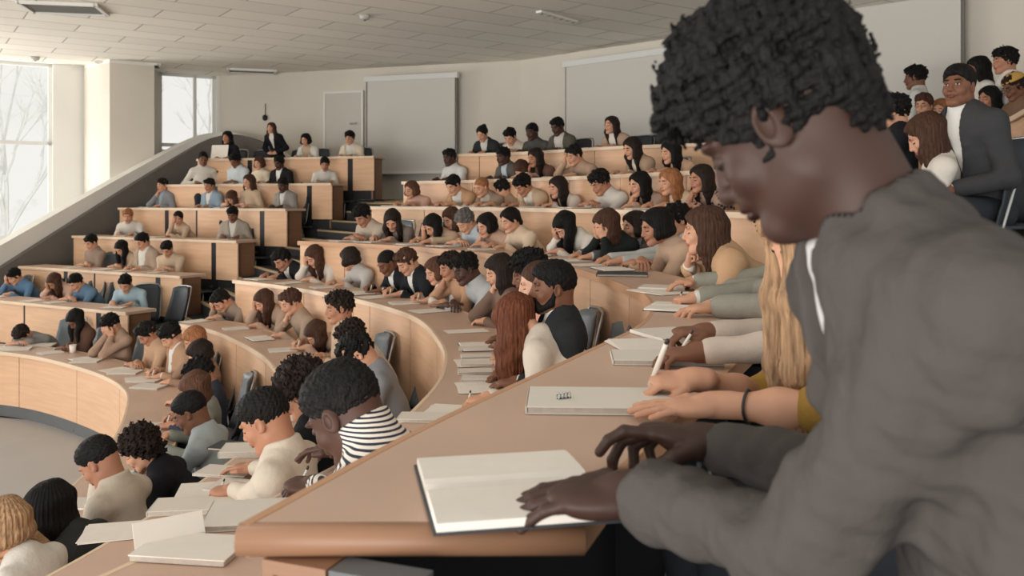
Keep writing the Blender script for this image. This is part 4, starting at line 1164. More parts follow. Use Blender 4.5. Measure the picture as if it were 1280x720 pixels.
def sit(row, px, ty, desc, off=.50, hint=None, turn=0, pitch=32, zf=None, at=None, face=None, sc=None, chr_=True, dark=None, paper=None, lift=0.0, dd=None, **kw):
    """seat a person so that the head is centred on px and its top shows at the pixel row top"""
    _seed[0] += 1
    if dd: at = ((px-640)/F*dd, dd)
    if at is None: h, n = spot(row, px, off, hint)
    elif face is None:
        h = np.array(at, float); C_ = CUR[row]; i_ = int(np.argmin(np.linalg.norm(C_-h, axis=1))); n = normals(C_)[i_]; off = float(np.linalg.norm(C_[i_]-h))
    else: h = np.array(at, float); n = None
    z0 = (ZF[row] if zf is None else zf)+lift
    if face is None: face = math.atan2(-n[1], -n[0])-PI/2
    yaw = face+math.radians(turn)
    zt = CZ+(HY-ty)/F*h[1]-z0
    hair = kw.get('hair', 'short'); hs = kw.get('hsc') or (.95 if kw.get('sex') == 'f' else 1.0)
    ex = {'afro': .05, 'curly': .03, 'mainhair': .05, 'bald': 0}.get(hair, .014)
    sc0 = sc or (.95 if h[1] > 6 else 1.0)
    def f(l, s): return s*headtop(l, math.radians(pitch), hs, ex)[0]
    lo, hi = 0, 62; s = sc0
    if f(0, s) < zt: s = min(1.12, s*zt/f(0, s)); lean = 0
    elif f(62, s) > zt: lean = 62; s = max(.8, s*zt/f(62, s))
    else:
        for _ in range(30):
            m = (lo+hi)/2
            if f(m, s) > zt: lo = m
            else: hi = m
        lean = lo
    c, R = headc(lean, math.radians(pitch), 0, 0, hs)
    cy = c[1]*s
    root = (h[0]+math.sin(yaw)*cy, h[1]-math.cos(yaw)*cy, z0)
    desk = ((cy+off-DW)/s, (DH-lift)/s)
    if zf is not None and row is None: desk = None
    far = row[0] in 'LM' if row else True
    import sys; print('%-4s px%4d d%5.2f lean%3d sc%.2f z%.2f %s' % (row, px, h[1], lean, s, zt, desc[:40]), file=sys.stderr)
    r, info = person(desc, root, yaw, s, lean, pitch, desk=desk, depth=float(h[1]), seed=_seed[0], **kw)
    SPOTS.append((root[0], root[1], desc))
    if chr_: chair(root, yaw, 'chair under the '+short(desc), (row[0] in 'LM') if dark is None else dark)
    if paper is None: paper = (kw.get('pose') or 'write') in ('write', 'writeL', 'head', 'folded', 'rest', 'face', 'chin') and row is not None
    if paper:
        nf = np.array([-math.sin(yaw), math.cos(yaw)])
        rr = _seed[0] % 3; 
        fw = cy+off-.20; c_ = (root[0]+nf[0]*fw, root[1]+nf[1]*fw, ZD[row]+.0015)
        if rr == 0: notebook_open(c_, yaw, .14, .20, 'open notebook before the '+short(desc), .008, 'notebooks on the desks')
        elif rr == 1: sheet(c_, yaw+.1, .21, .28, 'white papers before the '+short(desc), 3, 'papers on the desks')
        else: closed_book(c_, yaw-.15, .17, .23, .012, 'closed notebook before the '+short(desc), None, 'notebooks on the desks')
    if 'pen' in info and h[1] < 9: pen_obj(*info['pen'], 'pen held by the '+short(desc))
    return r, info
def short(d):
    w = d.replace(',', '').split()[:10]
    while w[-1] in ('by', 'of', 'the', 'in', 'and', 'a', 'with', 'at', 'to', 'over', 'behind', 'on', 'his', 'her', 'from', 'next', 'left', 'beside', 'hand', 'second', 'front', 'white', 'long', 'lowest', 'between', 'head', 'brown', 'middle', 'third', 'down', 'looking'): w.pop()
    return ' '.join(w)
P = sit
CR = (214, 200, 178); BE = (188, 164, 140); TA = (150, 130, 114); WH = (210, 205, 196); LB = (150, 170, 184); BL = (92, 122, 150); BK = (36, 36, 40); GR = (128, 124, 120); PK = (196, 160, 142)
# ---------------- left block, top row
P('L6', 284, 163, 'long-haired woman in black top behind a white laptop, top left row', sex='f', hair='long', skin='tan', top='sweater', c1=BK, pose='rest', pitch=10, paper=False)
P('L6', 382, 166, 'woman with dark bob and white cardigan in the top left row', sex='f', hair='bob', top='open', c1=WH, c2=BE, pose='rest', pitch=18)
P('L6', 437, 162, 'short-haired man in cream shirt at the end of the top left row', hair='curly', top='open', c1=CR, c2=WH, pose='rest', pitch=15)
# ---------------- L5
P('L5', 254, 189, 'man in white jumper turned sideways at the left of the second left row', skin='brown', top='sweater', c1=WH, pose='rest', turn=50, pitch=10, off=.4)
P('L5', 294, 190, 'dark-haired man in pale blue shirt leaning forward, second left row from top', skin='brown', hair='curly', c1=(196, 204, 206), pose='folded', pitch=35)
P('L5', 324, 195, 'brown-haired woman in cream blouse beside the man in black blazer', sex='f', hair='bob', hc='brown', top='shirt', c1=CR, pose='rest', pitch=15)
P('L5', 349, 194, 'man in black blazer and white shirt between cream blouses, second left row', skin='dark', top='jacket', c1=BK, pose='rest', pitch=22)
P('L5', 406, 195, 'woman with dark curls in white jumper holding a black tablet', sex='f', hair='curly', top='sweater', c1=WH, pose='rest', turn=35, pitch=20, skin='tan')
# ---------------- L4
P('L4', 203, 222, 'man in grey jacket resting his chin, alone at the left of his desk', hair='short', top='jacket', c1=(132, 134, 138), c2=LB, pose='chin', pitch=10)
P('L4', 262, 222, 'man in light blue blazer in the third left row from the top', skin='tan', top='jacket', c1=(142, 160, 174), c2=WH, pose='rest', pitch=15)
P('L4', 290, 238, 'woman in peach top bent low beside the light blue blazer', sex='f', hair='long', hc='brown', top='sweater', c1=PK, pose='head', pitch=50, off=.4)
P('L4', 311, 217, 'woman with long brown hair and beige blouse, third left row from top', sex='f', hair='long', hc='brown', c1=BE, pose='rest', pitch=12)
P('L4', 354, 221, 'dark-skinned man in grey waistcoat by the aisle, third left row', skin='dark', top='jacket', c1=(140, 134, 128), c2=(196, 194, 190), pose='rest', pitch=20)
# ---------------- L3
P('L3', 160, 260, 'fair-haired man in white jumper reaching left over his desk', hair='short', hc='ginger', top='sweater', c1=WH, pose='rest', turn=35, pitch=20)
P('L3', 220, 263, 'woman with dark ponytail and beige top, head turned away', sex='f', hair='pony', top='sweater', c1=BE, pose='head', turn=-20, pitch=20, hyaw=60)
P('L3', 291, 257, 'man in light grey suit and dark tie writing at the row end', skin='brown', top='jacket', c1=(158, 148, 136), c2=WH, pose='write', turn=25, pitch=28)
# ---------------- L2
P('L2', 114, 292, 'man in taupe shirt with folded arms at the left of four', c1=(146, 126, 112), pose='folded', pitch=30)
P('L2', 152, 300, 'woman with long dark hair in beige between two men, arms folded', sex='f', hair='side', top='sweater', c1=BE, pose='folded', pitch=42)
P('L2', 178, 290, 'man in open beige cardigan over white shirt, second of the left rows', top='open', c1=(170, 150, 132), c2=WH, pose='rest', pitch=30)
P('L2', 209, 300, 'man in cream jumper leaning on the desk end, looking down left', top='sweater', c1=(196, 174, 150), pose='folded', turn=25, pitch=38)
# ---------------- L1
P('L1', 18, 334, 'man in blue shirt holding his forehead at the left edge', c1=BL, pose='head', pitch=35)
P('L1', 68, 341, 'bowed woman with brown hair and beige blouse, hand on her head', sex='f', hair='long', hc='brown', c1=PK, pose='head', pitch=48, skin='tan')
P('L1', 95, 341, 'man in denim-blue shirt beside the bowed woman in beige', c1=(98, 124, 148), pose='folded', pitch=40)
P('L1', 157, 342, 'man in pale blue shirt writing at the end of the lowest left row', c1=(160, 180, 190), pose='write', turn=28, pitch=38)
# ---------------- R1
P('R1', 28, 405, 'person in grey top slumped low over the front desk, left edge', top='sweater', c1=(130, 128, 124), hc='dark', pose='folded', pitch=60, off=.45)
P('R1', 95, 386, 'woman with dark hair bent over papers in a brown top', sex='f', hair='side', top='sweater', c1=(92, 66, 56), skin='brown', pose='folded', pitch=50)
P('R1', 139, 391, 'man in taupe jumper holding his face with both hands', top='sweater', c1=(164, 136, 116), pose='face', pitch=42)
P('R1', 184, 401, 'man in beige shirt looking down between two beige neighbours', skin='tan', c1=(184, 150, 122), pose='folded', pitch=42)
P('R1', 214, 402, 'man in tan jacket with white collar, front curved desk', top='open', c1=(172, 138, 112), c2=WH, pose='write', pitch=42)
P('R1', 243, 407, 'ginger-haired woman with hand at her cheek, front curved desk', sex='f', hair='bob', hc='ginger', top='sweater', c1=(150, 120, 100), pose='cheek', pitch=35, dd=8.25)
P('R1', 250, 424, 'woman with dark wavy hair in front of the ginger woman', sex='f', hair='bob', hc='dark', top='sweater', c1=(150, 118, 98), pose='cheek', pitch=35, dd=7.4)
P('R1', 251, 444, 'black-haired person in navy top seen from behind, front row', hair='curly', hc='black', top='sweater', c1=(58, 62, 74), pose='write', pitch=40, skin='tan', dd=6.7)
P('R1', 245, 463, 'woman with long brown hair down a green-grey jumper', sex='f', hair='long', hc='chest', top='sweater', c1=(132, 134, 124), pose='write', pitch=38, dd=6.1)
P('R1', 239, 487, 'black-haired man in grey-blue shirt seated before the long brown hair', skin='brown', hair='fade', c1=(166, 174, 176), pose='write', pitch=30, turn=-10, dd=5.4)
P('R1', 176, 530, 'woman with big dark curls and black top, lower left', sex='f', hair='afro', hc='dark', top='sweater', c1=(34, 34, 38), pose='write', pitch=35, hsc=.88, hint=4.7)
P('R1', 125, 543, 'man in white shirt holding a hand before his brow, lower left', skin='tan', hair='fade', c1=(196, 184, 168), pose='head', pitch=40, hint=4.1, turn=-10)
P('R1', 62, 600, 'woman with very long black hair and dark jacket at lower left', sex='f', hair='long', top='sweater', c1=(52, 54, 54), pose='write', pitch=30, hint=3.6, hlen=.5)
P('R1', 2, 620, 'blond person cut off by the left edge of the picture', sex='f', hair='bob', hc='blond', top='sweater', c1=WH, pose='write', pitch=25, hint=3.2)
P('R1', 26, 664, 'blond woman whose head rises from the bottom left corner', sex='f', hair='bob', hc='blond', top='sweater', c1=(60, 60, 64), pose='write', pitch=25, hint=2.9)
# ---------------- R2
P('R2', 277, 361, 'man in taupe jumper with head on hand by the aisle, second row', top='sweater', c1=(150, 132, 118), pose='head', pitch=45)
P('R2', 330, 361, 'brown-haired woman in beige blouse looking down, second row', sex='f', hair='side', hc='brown', c1=(176, 150, 132), pose='head', pitch=35)
P('R2', 364, 360, 'brown-haired man in taupe jumper with hands at chin, second row', hair='short', hc='brown', top='sweater', c1=(162, 140, 122), pose='chin', pitch=25)
P('R2', 424, 360, 'person with upright dark curls seen from behind below the dark suits', hair='curly', hc='dark', c1=BE, pose='rest', pitch=10, skin='tan')
P('R2', 396, 400, 'woman with straight brown hair reading with head bowed low', sex='f', hair='side', hc='brown', top='sweater', c1=(176, 146, 130), pose='write', pitch=48)
P('R2', 441, 397, 'dark-haired person in pale jumper behind the man in grey tee', hair='curly', hc='dark', top='sweater', c1=(196, 186, 176), pose='write', pitch=40)
P('R2', 447, 414, 'black-haired man in loose grey tee bending far forward', top='tee', c1=(136, 138, 142), pose='write', pitch=48, skin='fair', hint=5.2)
P('R2', 376, 447, 'woman with bushy dark curls in a black jumper', sex='f', hair='afro', hc='dark', top='sweater', c1=(30, 30, 33), pose='write', pitch=30, hint=4.4, skin='tan', hsc=.9)
# ---------------- R3
P('R3', 353, 310, 'man in black suit and white shirt looking down beside the stairs', skin='tan', top='jacket', c1=BK, pose='rest', pitch=35)
P('R3', 393, 306, 'woman in white jumper with brown hair and hand at her temple', sex='f', hair='long', hc='brown', top='sweater', c1=(206, 196, 184), pose='head', pitch=38)
P('R3', 437, 308, 'woman in pale grey top with head turned right, dark hair', sex='f', hair='bob', hc='dark', c1=(178, 172, 166), pose='rest', pitch=25, hyaw=-60, top='sweater')
P('R3', 484, 311, 'shaven-headed man in black suit next to the brown-haired suit', skin='brown', hair='buzz', top='jacket', c1=BK, pose='write', pitch=35)
P('R3', 509, 309, 'brown-haired pale man in black suit writing on papers', hair='short', hc='brown', top='jacket', c1=(38, 40, 44), pose='write', pitch=35, skin='fair')
P('R3', 545, 320, 'light-brown-haired woman in white jumper in profile', sex='f', hair='bob', hc='chest', top='sweater', c1=(218, 212, 204), pose='write', pitch=25)
P('R3', 563, 312, 'curly-haired woman in tan blouse with hand at face', sex='f', hair='curly', hc='dark', c1=(180, 140, 112), skin='tan', pose='cheek', pitch=22)
P('R3', 582, 314, 'dark-skinned man in striped grey shirt with dark tie', skin='dark', c1=(170, 170, 170), pose='folded', pitch=22, sc=1.0)
P('R3', 624, 316, 'woman with long dark hair and brown blouse, hand at temple', sex='f', hair='long', hc='dark', c1=(118, 96, 84), pose='cheek', pitch=25, skin='fair')
P('R3', 660, 309, 'woman with black afro mostly behind the brown-haired youth', sex='f', hair='afro', top='sweater', c1=(120, 70, 60), skin='brown', pose='rest', pitch=20, hsc=.9)
P('R3', 673, 322, 'pale youth with cropped brown hair in pink top, by the bearded man', hair='buzz', hc='brown', top='sweater', c1=(206, 150, 130), skin='pale', pose='rest', pitch=15)
# ---------------- R4 far part
P('R4', 453, 254, 'dark-curled man in stone jumper at the stair end of the long row', hair='curly', top='sweater', c1=(180, 164, 148), skin='tan', pose='folded', pitch=40)
P('R4', 487, 261, 'woman with long dark hair covering a taupe top, long row', sex='f', hair='long', hc='dark', top='sweater', c1=(120, 108, 100), pose='write', pitch=42, hyaw=30)
P('R4', 541, 267, 'woman with black hair falling forward and bare beige shoulders', sex='f', hair='side', top='tee', short_sleeve=True, c1=(190, 158, 138), pose='head', pitch=40)
P('R4', 564, 258, 'brown-haired woman in cream tucked behind the grey-haired man', sex='f', hair='long', hc='brown', top='sweater', c1=(206, 184, 156), pose='rest', pitch=30, off=.75)
P('R4', 582, 260, 'grey-haired man in pale blue shirt looking down', hair='short', hc='grey', c1=(176, 186, 192), pose='folded', pitch=42, off=.48)
P('R4', 608, 265, 'dark-haired woman in peach top holding her chin, long row', sex='f', hair='bob', hc='black', top='sweater', c1=(198, 164, 142), pose='cheek', pitch=25)
P('R4', 638, 258, 'woman with dark ponytail and cream top facing left', sex='f', hair='pony', hc='black', top='sweater', c1=(208, 186, 162), pose='rest', pitch=22)
P('R4', 707, 264, 'woman in white top with dark hair swept across her face', sex='f', hair='side', hc='black', top='sweater', c1=(212, 204, 194), pose='head', pitch=50)
P('R4', 758, 260, 'woman with long brown hair over a black top, hands at her brow', sex='f', hair='long', hc='brown', top='sweater', c1=(32, 36, 36), pose='face', pitch=30)
P('R4', 793, 262, 'dark-haired woman in grey blazer behind the woman in beige', sex='f', hair='bob', hc='dark', top='jacket', c1=(92, 88, 88), c2=(190, 196, 198), pose='rest', pitch=10, off=.78)
P('R4', 820, 258, 'dark-haired woman in beige jumper leaning in with clasped hands', sex='f', hair='bob', hc='black', top='sweater', c1=(192, 162, 138), skin='tan', pose='folded', pitch=18, off=.5)
P('R4', 846, 252, 'dark-haired person in pale shirt half behind the woman in tan', hair='short', hc='black', c1=(196, 198, 196), pose='rest', pitch=15, off=.85)
P('R4', 878, 255, 'woman in tan jacket with long brown hair, chin on her fist', sex='f', hair='long', hc='brown', top='open', c1=(188, 152, 118), c2=(214, 208, 198), pose='chin', pitch=8, off=.40, at=(.965, 4.42), face=math.radians(80))
# ---------------- M1
P('M1', 514, 225, 'red-brown-haired woman in pink top by the stairs, middle block', sex='f', hair='bob', hc='chest', top='tee', short_sleeve=True, c1=(206, 164, 146), pose='rest', pitch=15)
P('M1', 567, 218, 'man in tan jacket and white tee, middle block', top='open', c1=(190, 150, 116), c2=WH, pose='rest', pitch=32)
P('M1', 602, 220, 'ginger crop-haired man in taupe jacket, middle block', hair='buzz', hc='ginger', top='open', c1=(146, 128, 112), c2=(186, 172, 158), pose='rest', pitch=22, off=.48)
P('M1', 627, 223, 'dark-haired person in tan turned away beside the ginger man', hc='black', top='sweater', c1=(156, 130, 106), pose='rest', pitch=20, off=.62, hyaw=-90)
P('M1', 654, 216, 'man with rounded dark hair in beige cardigan over white', hair='curly', skin='tan', top='open', c1=(188, 164, 138), c2=(222, 210, 196), pose='rest', pitch=38)
P('M1', 697, 219, 'woman with long dark hair and white sleeves in profile, middle block', sex='f', hair='long', hc='dark', top='sweater', c1=(200, 188, 174), pose='rest', pitch=15)
P('M1', 750, 210, 'man with thick dark curls in white shirt smiling down', hair='curly', hc='black', c1=(202, 196, 188), skin='tan', pose='folded', pitch=32)
P('M1', 799, 213, 'woman with long black hair in taupe blouse, hands at mouth', sex='f', hair='long', hc='black', top='sweater', c1=(166, 142, 124), pose='chin', pitch=15)
P('M1', 837, 209, 'long ginger-haired woman in cream jumper, middle block', sex='f', hair='long', hc='ginger', top='sweater', c1=(214, 190, 160), pose='rest', pitch=12)
P('M1', 876, 204, 'dark-haired woman in flower-print blouse beside the ginger woman', sex='f', hair='long', hc='dark', skin='tan', pose='chin', pitch=10, mats={'inner': print_mat('flower_print', (170, 140, 124), (40, 40, 44), 26)})
# ---------------- M2
P('M2', 562, 185, 'dark-skinned man in white shirt alone left of an empty chair', skin='dark', c1=(200, 198, 194), pose='rest', pitch=12)
P('M2', 629, 183, 'dark-skinned man in grey suit with pale blue shirt', skin='dark', top='jacket', c1=(92, 90, 86), c2=(184, 192, 198), pose='rest', pitch=12)
P('M2', 669, 184, 'woman with dark curls and brown cardigan, hand at cheek', sex='f', hair='long', hc='dark', top='sweater', c1=(104, 78, 66), pose='cheek', pitch=18, skin='tan')
P('M2', 652, 200, 'bowed person in pale pink jumper beside the brown cardigan', sex='f', hair='bob', hc='brown', top='sweater', c1=(212, 190, 176), pose='folded', pitch=55, off=.42)
P('M2', 718, 180, 'dark-haired man in beige shirt with hand to his face', c1=(174, 146, 124), pose='head', pitch=22)
P('M2', 790, 170, 'woman with long dark hair and beige cardigan looking down', sex='f', hair='long', hc='dark', top='open', c1=(168, 142, 120), c2=(214, 204, 190), pose='rest', pitch=22)
P('M2', 838, 174, 'woman with dark centre-parted hair in tan top, right of middle', sex='f', hair='long', hc='black', top='tee', short_sleeve=True, c1=(196, 160, 134), pose='rest', pitch=15)
# ---------------- M3
P('M3', 603, 156, 'woman with dark bun and black jacket in the topmost middle row', sex='f', hair='bun', hc='black', top='jacket', c1=(46, 48, 50), c2=(206, 200, 194), pose='rest', pitch=30)
P('M3', 638, 159, 'man in cream shirt bowed, topmost middle row', hair='short', c1=(210, 196, 178), pose='folded', pitch=38)
P('M3', 665, 153, 'dark-skinned man in charcoal shirt, topmost middle row', skin='dark', c1=(82, 80, 78), pose='rest', pitch=12)
P('M3', 697, 146, 'dark-skinned man in olive jacket leaning on his arm', skin='dark', top='open', c1=(88, 84, 76), c2=(196, 190, 182), pose='rest', pitch=25)
P('M3', 764, 144, 'woman with long dark hair and beige blazer looking left', sex='f', hair='long', hc='dark', top='open', c1=(176, 150, 130), c2=(222, 214, 204), pose='rest', pitch=5)
# ---------------- right block
P('M3', 1155, 115, 'brown-haired person with glasses behind the woman with a white top', hair='short', hc='brown', top='sweater', c1=(150, 116, 96), skin='fair', glasses=True, pose='rest', pitch=10)
P('M3', 1176, 122, 'pale person with light brown hair just left of the suited man', sex='f', hair='bob', hc='ginger', top='sweater', c1=(206, 160, 140), skin='pale', pose='chin', pitch=12, off=.75)
P('M3', 1236, 106, 'woman with long dark hair right of the suited man', sex='f', hair='long', hc='black', top='sweater', c1=(70, 52, 46), skin='tan', pose='rest', pitch=12)
P('M3', 1268, 90, 'person in yellow head wrap and glasses at the right edge', sex='m', hair='short', hc='dark', top='sweater', c1=(120, 96, 78), skin='brown', glasses=True, cap=(190, 150, 84), pose='rest', pitch=25, hint=7.0)
Z4 = ZF['M3']+.25
P(None, 1144, 79, 'curly-haired man in white shirt before the upper right screen', at=((1144-640)/F*10.2, 10.2), face=math.radians(55), zf=Z4, hair='curly', skin='brown', c1=(206, 204, 200), pose='lap', pitch=5, dark=True)
P(None, 1222, 69, 'woman with black hair and white collar above the suited man', at=((1222-640)/F*8.6, 8.6), face=math.radians(80), zf=Z4, sex='f', hair='long', c1=(212, 208, 200), top='sweater', pose='lap', pitch=10, skin='brown', dark=True)
P(None, 1256, 56, 'man with tousled dark hair and white shirt, top right corner', at=((1256-640)/F*8.3, 8.3), face=math.radians(85), zf=Z4, hair='curly', hc='black', c1=(216, 212, 206), skin='tan', pose='lap', pitch=5, dark=True)
P(None, 1117, 114, 'man in black jacket and glasses behind the foreground shoulder', at=((1117-640)/F*6.4, 6.4), face=math.radians(62), zf=ZF['M2'], hair='curly', hc='black', top='jacket', c1=(34, 34, 38), c2=(214, 212, 208), skin='fair', glasses=True, pose='lap', pitch=8, dark=True)
P(None, 1158, 140, 'woman with long brown hair and white top looking down, right', at=((1158-640)/F*5.0, 5.0), face=math.radians(70), zf=ZF['M1'], sex='f', hair='long', hc='brown', top='sweater', c1=(216, 208, 198), skin='fair', pose='lap', pitch=32, dark=True)
# ================================================================== near people
# man in the dark blazer looking at the viewer
P(None, 1197, 78, 'man in charcoal blazer and white shirt looking towards the viewer', at=((1197-640)/F*4.9, 4.9), face=math.radians(108), zf=ZF['M2']-.10, hair='fade', hc='black', top='jacket', c1=(62, 62, 64), c2=(222, 218, 212), skin='brown', pose='lap', pitch=-2, hyaw=22, eyes='open', dark=True, sc=1.06, hsc=.94)
# bearded man
P('R3', 700, 322, 'bearded man in dark suit and white shirt looking left', hint=4.5, off=.55, hair='fade', hc='black', top='jacket', c1=(44, 46, 48), c2=(216, 210, 202), skin='brown', beard=True, pose='rest', pitch=4, turn=12, sc=1.0, paper=False)
# redhead writing
zr = ZD['R3']
P('R3', 646, 367, 'woman with long red-brown hair in cream jumper writing', hint=3.6, off=.38, turn=-22, shw=1.1, lift=.05, sex='f', hair='drape', hc='red', top='sweater', c1=(206, 194, 180), skin='fair', pitch=48, hlen=.33, paper=False,
  hands={-1: (on_z(612, 497, zr+.05), 'pen', (-.95, -.2, -.1), (0, 0, -1)), 1: (on_z(655, 455, zr+.05), 'rest', (-.9, .3, 0), (0, 0, -1))}, pose='writeL')
# white shirt man
zr = ZD['R2']
P('R2', 332, 482, 'man in white shirt with faded haircut writing, left of centre', hint=3.55, off=.5, hair='fade', hc='black', top='shirt', c1=(200, 188, 172), skin='tan', pitch=30, paper=False,
  hands={-1: (on_z(293, 612, zr+.04), 'pen', (-.95, .05, -.08), (.1, .1, -1)), 1: (on_z(318, 585, zr+.05), 'rest', (-.9, .3, 0), (0, 0, -1))}, pose='writeL')
# striped shirt man
NECK[0] = .055
zr = ZD['R3']
M_STR = stripe_mat('striped_shirt', (214, 206, 194), (44, 46, 60), 30, 'Z')
P('R3', 432, 447, 'man in navy-striped shirt with thick black hair writing', hint=2.08, off=.42, lift=.02, ch=.085, chr_=False, pants=(38, 58, 84), hair='fade', hc='black', skin='dark', pitch=38, top='shirt', mats={'inner': M_STR}, paper=False,
  hands={-1: (on_z(398, 606, zr+.05), 'pen', (-.95, .25, -.05), (.2, .1, -1)), 1: (on_z(420, 560, zr+.05), 'rest', (-.9, .3, 0), (0, 0, -1))}, pose='writeL')
NECK[0] = .074
# three arms further along the nearest row
zr = ZD['R4']
P('R4', 945, 252, 'person in grey-green jacket writing beside the woman in tan', at=(1.22, 3.85), face=math.radians(88), off=.42, sex='f', hair='bob', hc='black', top='open', c1=(136, 134, 122), c2=(200, 196, 188), skin='fair', pitch=35, paper=False, pose='rest',
  hands={-1: (on_z(872, 372, zr+.04), 'pen', (-.95, .2, -.1), (0, 0, -1)), 1: (on_z(868, 352, zr+.05), 'rest', (-.9, -.2, 0), (0, 0, -1))})
P('R4', 1010, 240, 'person in grey jacket and white cuff with hand on the papers', at=(1.0, 3.12), face=math.radians(95), off=.5, hair='short', hc='black', top='open', c1=(142, 138, 128), c2=(216, 210, 202), skin='fair', pitch=40, paper=False, pose='rest',
  hands={-1: (on_z(893, 383, zr+.04), 'rest', (-.97, -.05, -.08), (0, 0, -1)), 1: (on_z(905, 362, zr+.05), 'rest', (-.9, -.1, 0), (0, 0, -1))})
P('R4', 1040, 235, 'person in off-white shirt with both hands over notebooks', at=(.93, 2.48), face=math.radians(98), off=.5, hair='short', hc='black', top='shirt', c1=(196, 180, 166), skin='brown', pitch=38, paper=False, pose='rest',
  hands={-1: (on_z(880, 440, zr+.045), 'cup', (-.95, .1, -.05), (0, 0, -1)), 1: (on_z(885, 416, zr+.06), 'pen', (-.95, -.1, .05), (0, 0, -1))})
_r, _i = P('R4', 985, 215, 'blond woman in mustard top writing next to the foreground man', at=(.63, 1.83), face=math.radians(100), off=.5, sex='f', hair='drape', hc='blond', top='sweater', c1=(150, 116, 56), skin='fair', short_sleeve=True, pitch=40, paper=False, pens=False, pose='write', hlen=.42,
  hands={1: (on_z(868, 474, zr+.05), 'pen', (-.98, .10, -.05), (.1, .2, -1)), -1: (on_z(893, 506, zr+.035), 'flat', (-.99, .05, -.05), (0, .1, -1))})
_w = _i['M']@Vector(_i['wr'][-1]*.72+_i['elb'][-1]*.28); _d = (_i['M'].to_3x3()@Vector(_i['elb'][-1]-_i['wr'][-1])).normalized(); _u = _d.orthogonal().normalized(); _v = _d.cross(_u)
r = thing('hair_tie', 'thin black hair tie round the blond woman\'s near wrist', 'hair tie', _w)
MB().tube([(_u*math.cos(t)+_v*math.sin(t))*.0335+_d*.003*math.sin(2*t) for t in np.linspace(0, 2*PI, 29)], .0032, 8).mesh('band', M_PENK, r, smooth=True)
MB().tube([_u*.034+_d*.006, _u*.034-_d*.006], .0042, 8).mesh('joint', M_COVER, r, smooth=True)
pen_obj(on_z(811, 486, ZD['R4']+.02), px3(835, 424, 1.93), 'white pen in the hand of the blond woman in mustard', r=.006)
chair((-.33, 2.06, ZF['R3']), math.radians(68), 'grey chair under the striped-shirt man', False, None, .8)
# ================================================================== the foreground student
zr = ZD['R4']
NECK[0] = .098
P('R4', 976, -22, 'young man in grey blazer with curly black hair, large in the foreground', at=(.305, .985), face=math.radians(88), off=.5, hair='mainhair', hyaw=-34, lift=.09, flat=.62, vw=.024, vf=.05, shw=.95, hsz=1.15, edrop=.05, vlen=.22, hsc=.92, hc='black', top='jacket', c1=(76, 71, 68), c2=(206, 202, 200),
  skin='deep', pitch=36, sc=1.05, paper=False, pose='rest', ch=.022, pants=(30, 40, 56),
  hands={-1: (on_z(798, 618, zr+.050), 'relax', (-.96, .30, -.10), (-.10, .12, -1)), 1: (px3(893, 556, 1.45), 'reach', (-.93, .25, .16), (.0, -.15, -1))})
NECK[0] = .074
# ================================================================== standing woman and other extras
def at_desk(row, px, py): return on_z(px, py, ZD[row]+.0015)
hh, nn0 = spot('L6', 339, .72)
yw = math.atan2(-nn0[1], -nn0[0])-PI/2
_sc = .86
cst, _ = headc(22, math.radians(5), 0, 0, .95, (0, 0, .92))
rt = (hh[0]+math.sin(yw)*cst[1]*_sc, hh[1]-math.cos(yw)*cst[1]*_sc, ZF['L6'])
person('standing woman in black coat and white shirt with long wavy hair, top left', rt, yw, _sc, 22, 5, sex='f', hair='long', hc='brown', top='jacket', c1=(30, 30, 34), c2=(216, 208, 200), pose='clasp', stand=True, depth=15, skin='fair', pants=(34, 34, 38))
def laptop(c, yaw, label, m=M_COVERW, w=.31, d=.21, ang=100, group=None):
    r = thing('laptop', label, 'laptop', c, yaw, group)
    MB().box((0, 0, .008), (w, d, .014)).mesh('base', m, r, bevel=.003)
    MB().box((0, .01, .0160), (w*.86, d*.5, .002)).mesh('keyboard', M_BLACKM, r)
    a = math.radians(ang)
    MB().box((0, d/2+math.cos(a)*-.0+math.cos(PI-a)*d/2, .016+math.sin(a)*d/2), (w, .008, d), Matrix.Rotation(-(a-PI/2), 3, 'X')).mesh('lid', m, r, bevel=.003)
    return r
cc = spot('L6', 268, .22)[0]; laptop((cc[0], cc[1], ZD['L6']+.001), yw+PI, 'open white laptop at the left end of the top left desk', w=.36, d=.26)
cc = spot('L5', 388, .24)[0]; closed_book((cc[0], cc[1], ZD['L5']+.001), 0.4, .28, .2, .02, 'black tablet on the desk before the curly-haired woman', M_COVER)

# foreground notebook, book of the mustard-top woman, stacks
q = on_z(655, 613, ZD['R4']+.001)
notebook_open((-.005, 1.352, ZD['R4']+.0015), math.radians(101), .152, .255, 'large open blank notebook under the foreground man\'s hand', .016, cover=M_COVER)
c1_ = at_desk('R4', 762, 505); closed_book((c1_.x-.01, c1_.y, c1_.z), math.radians(-3), .34, .20, .016, 'closed white notebook under the blond woman\'s hands')
e0 = on_z(705, 494, ZD['R4']+.025); r = thing('ring_clip', 'small coil of metal rings lying on the blond woman\'s notebook', 'clip', (e0.x, e0.y, ZD['R4']+.0165), .4); r.scale = (.75,)*3
for i in range(4):
    MB().tube([(-.018+.011*i+.002*math.sin(t), .009*math.cos(t), .010+.009*math.sin(t)) for t in np.linspace(0, 2*PI, 15)], .0022, 6).mesh('ring', M_METAL, r, smooth=True)
MB().tube([(-.022, 0, .003), (.022, 0, .003)], .003, 6).mesh('ring_bar', M_BLACKM, r)
c1_ = at_desk('R4', 832, 450); closed_book(c1_, math.radians(-4), .30, .17, .014, 'white notebook under the off-white sleeve on the nearest row')
c1_ = at_desk('R4', 815, 436); sheet((c1_.x, c1_.y+.02, c1_.z), .2, .21, .28, 'loose papers beside the white notebook, nearest row', 4)
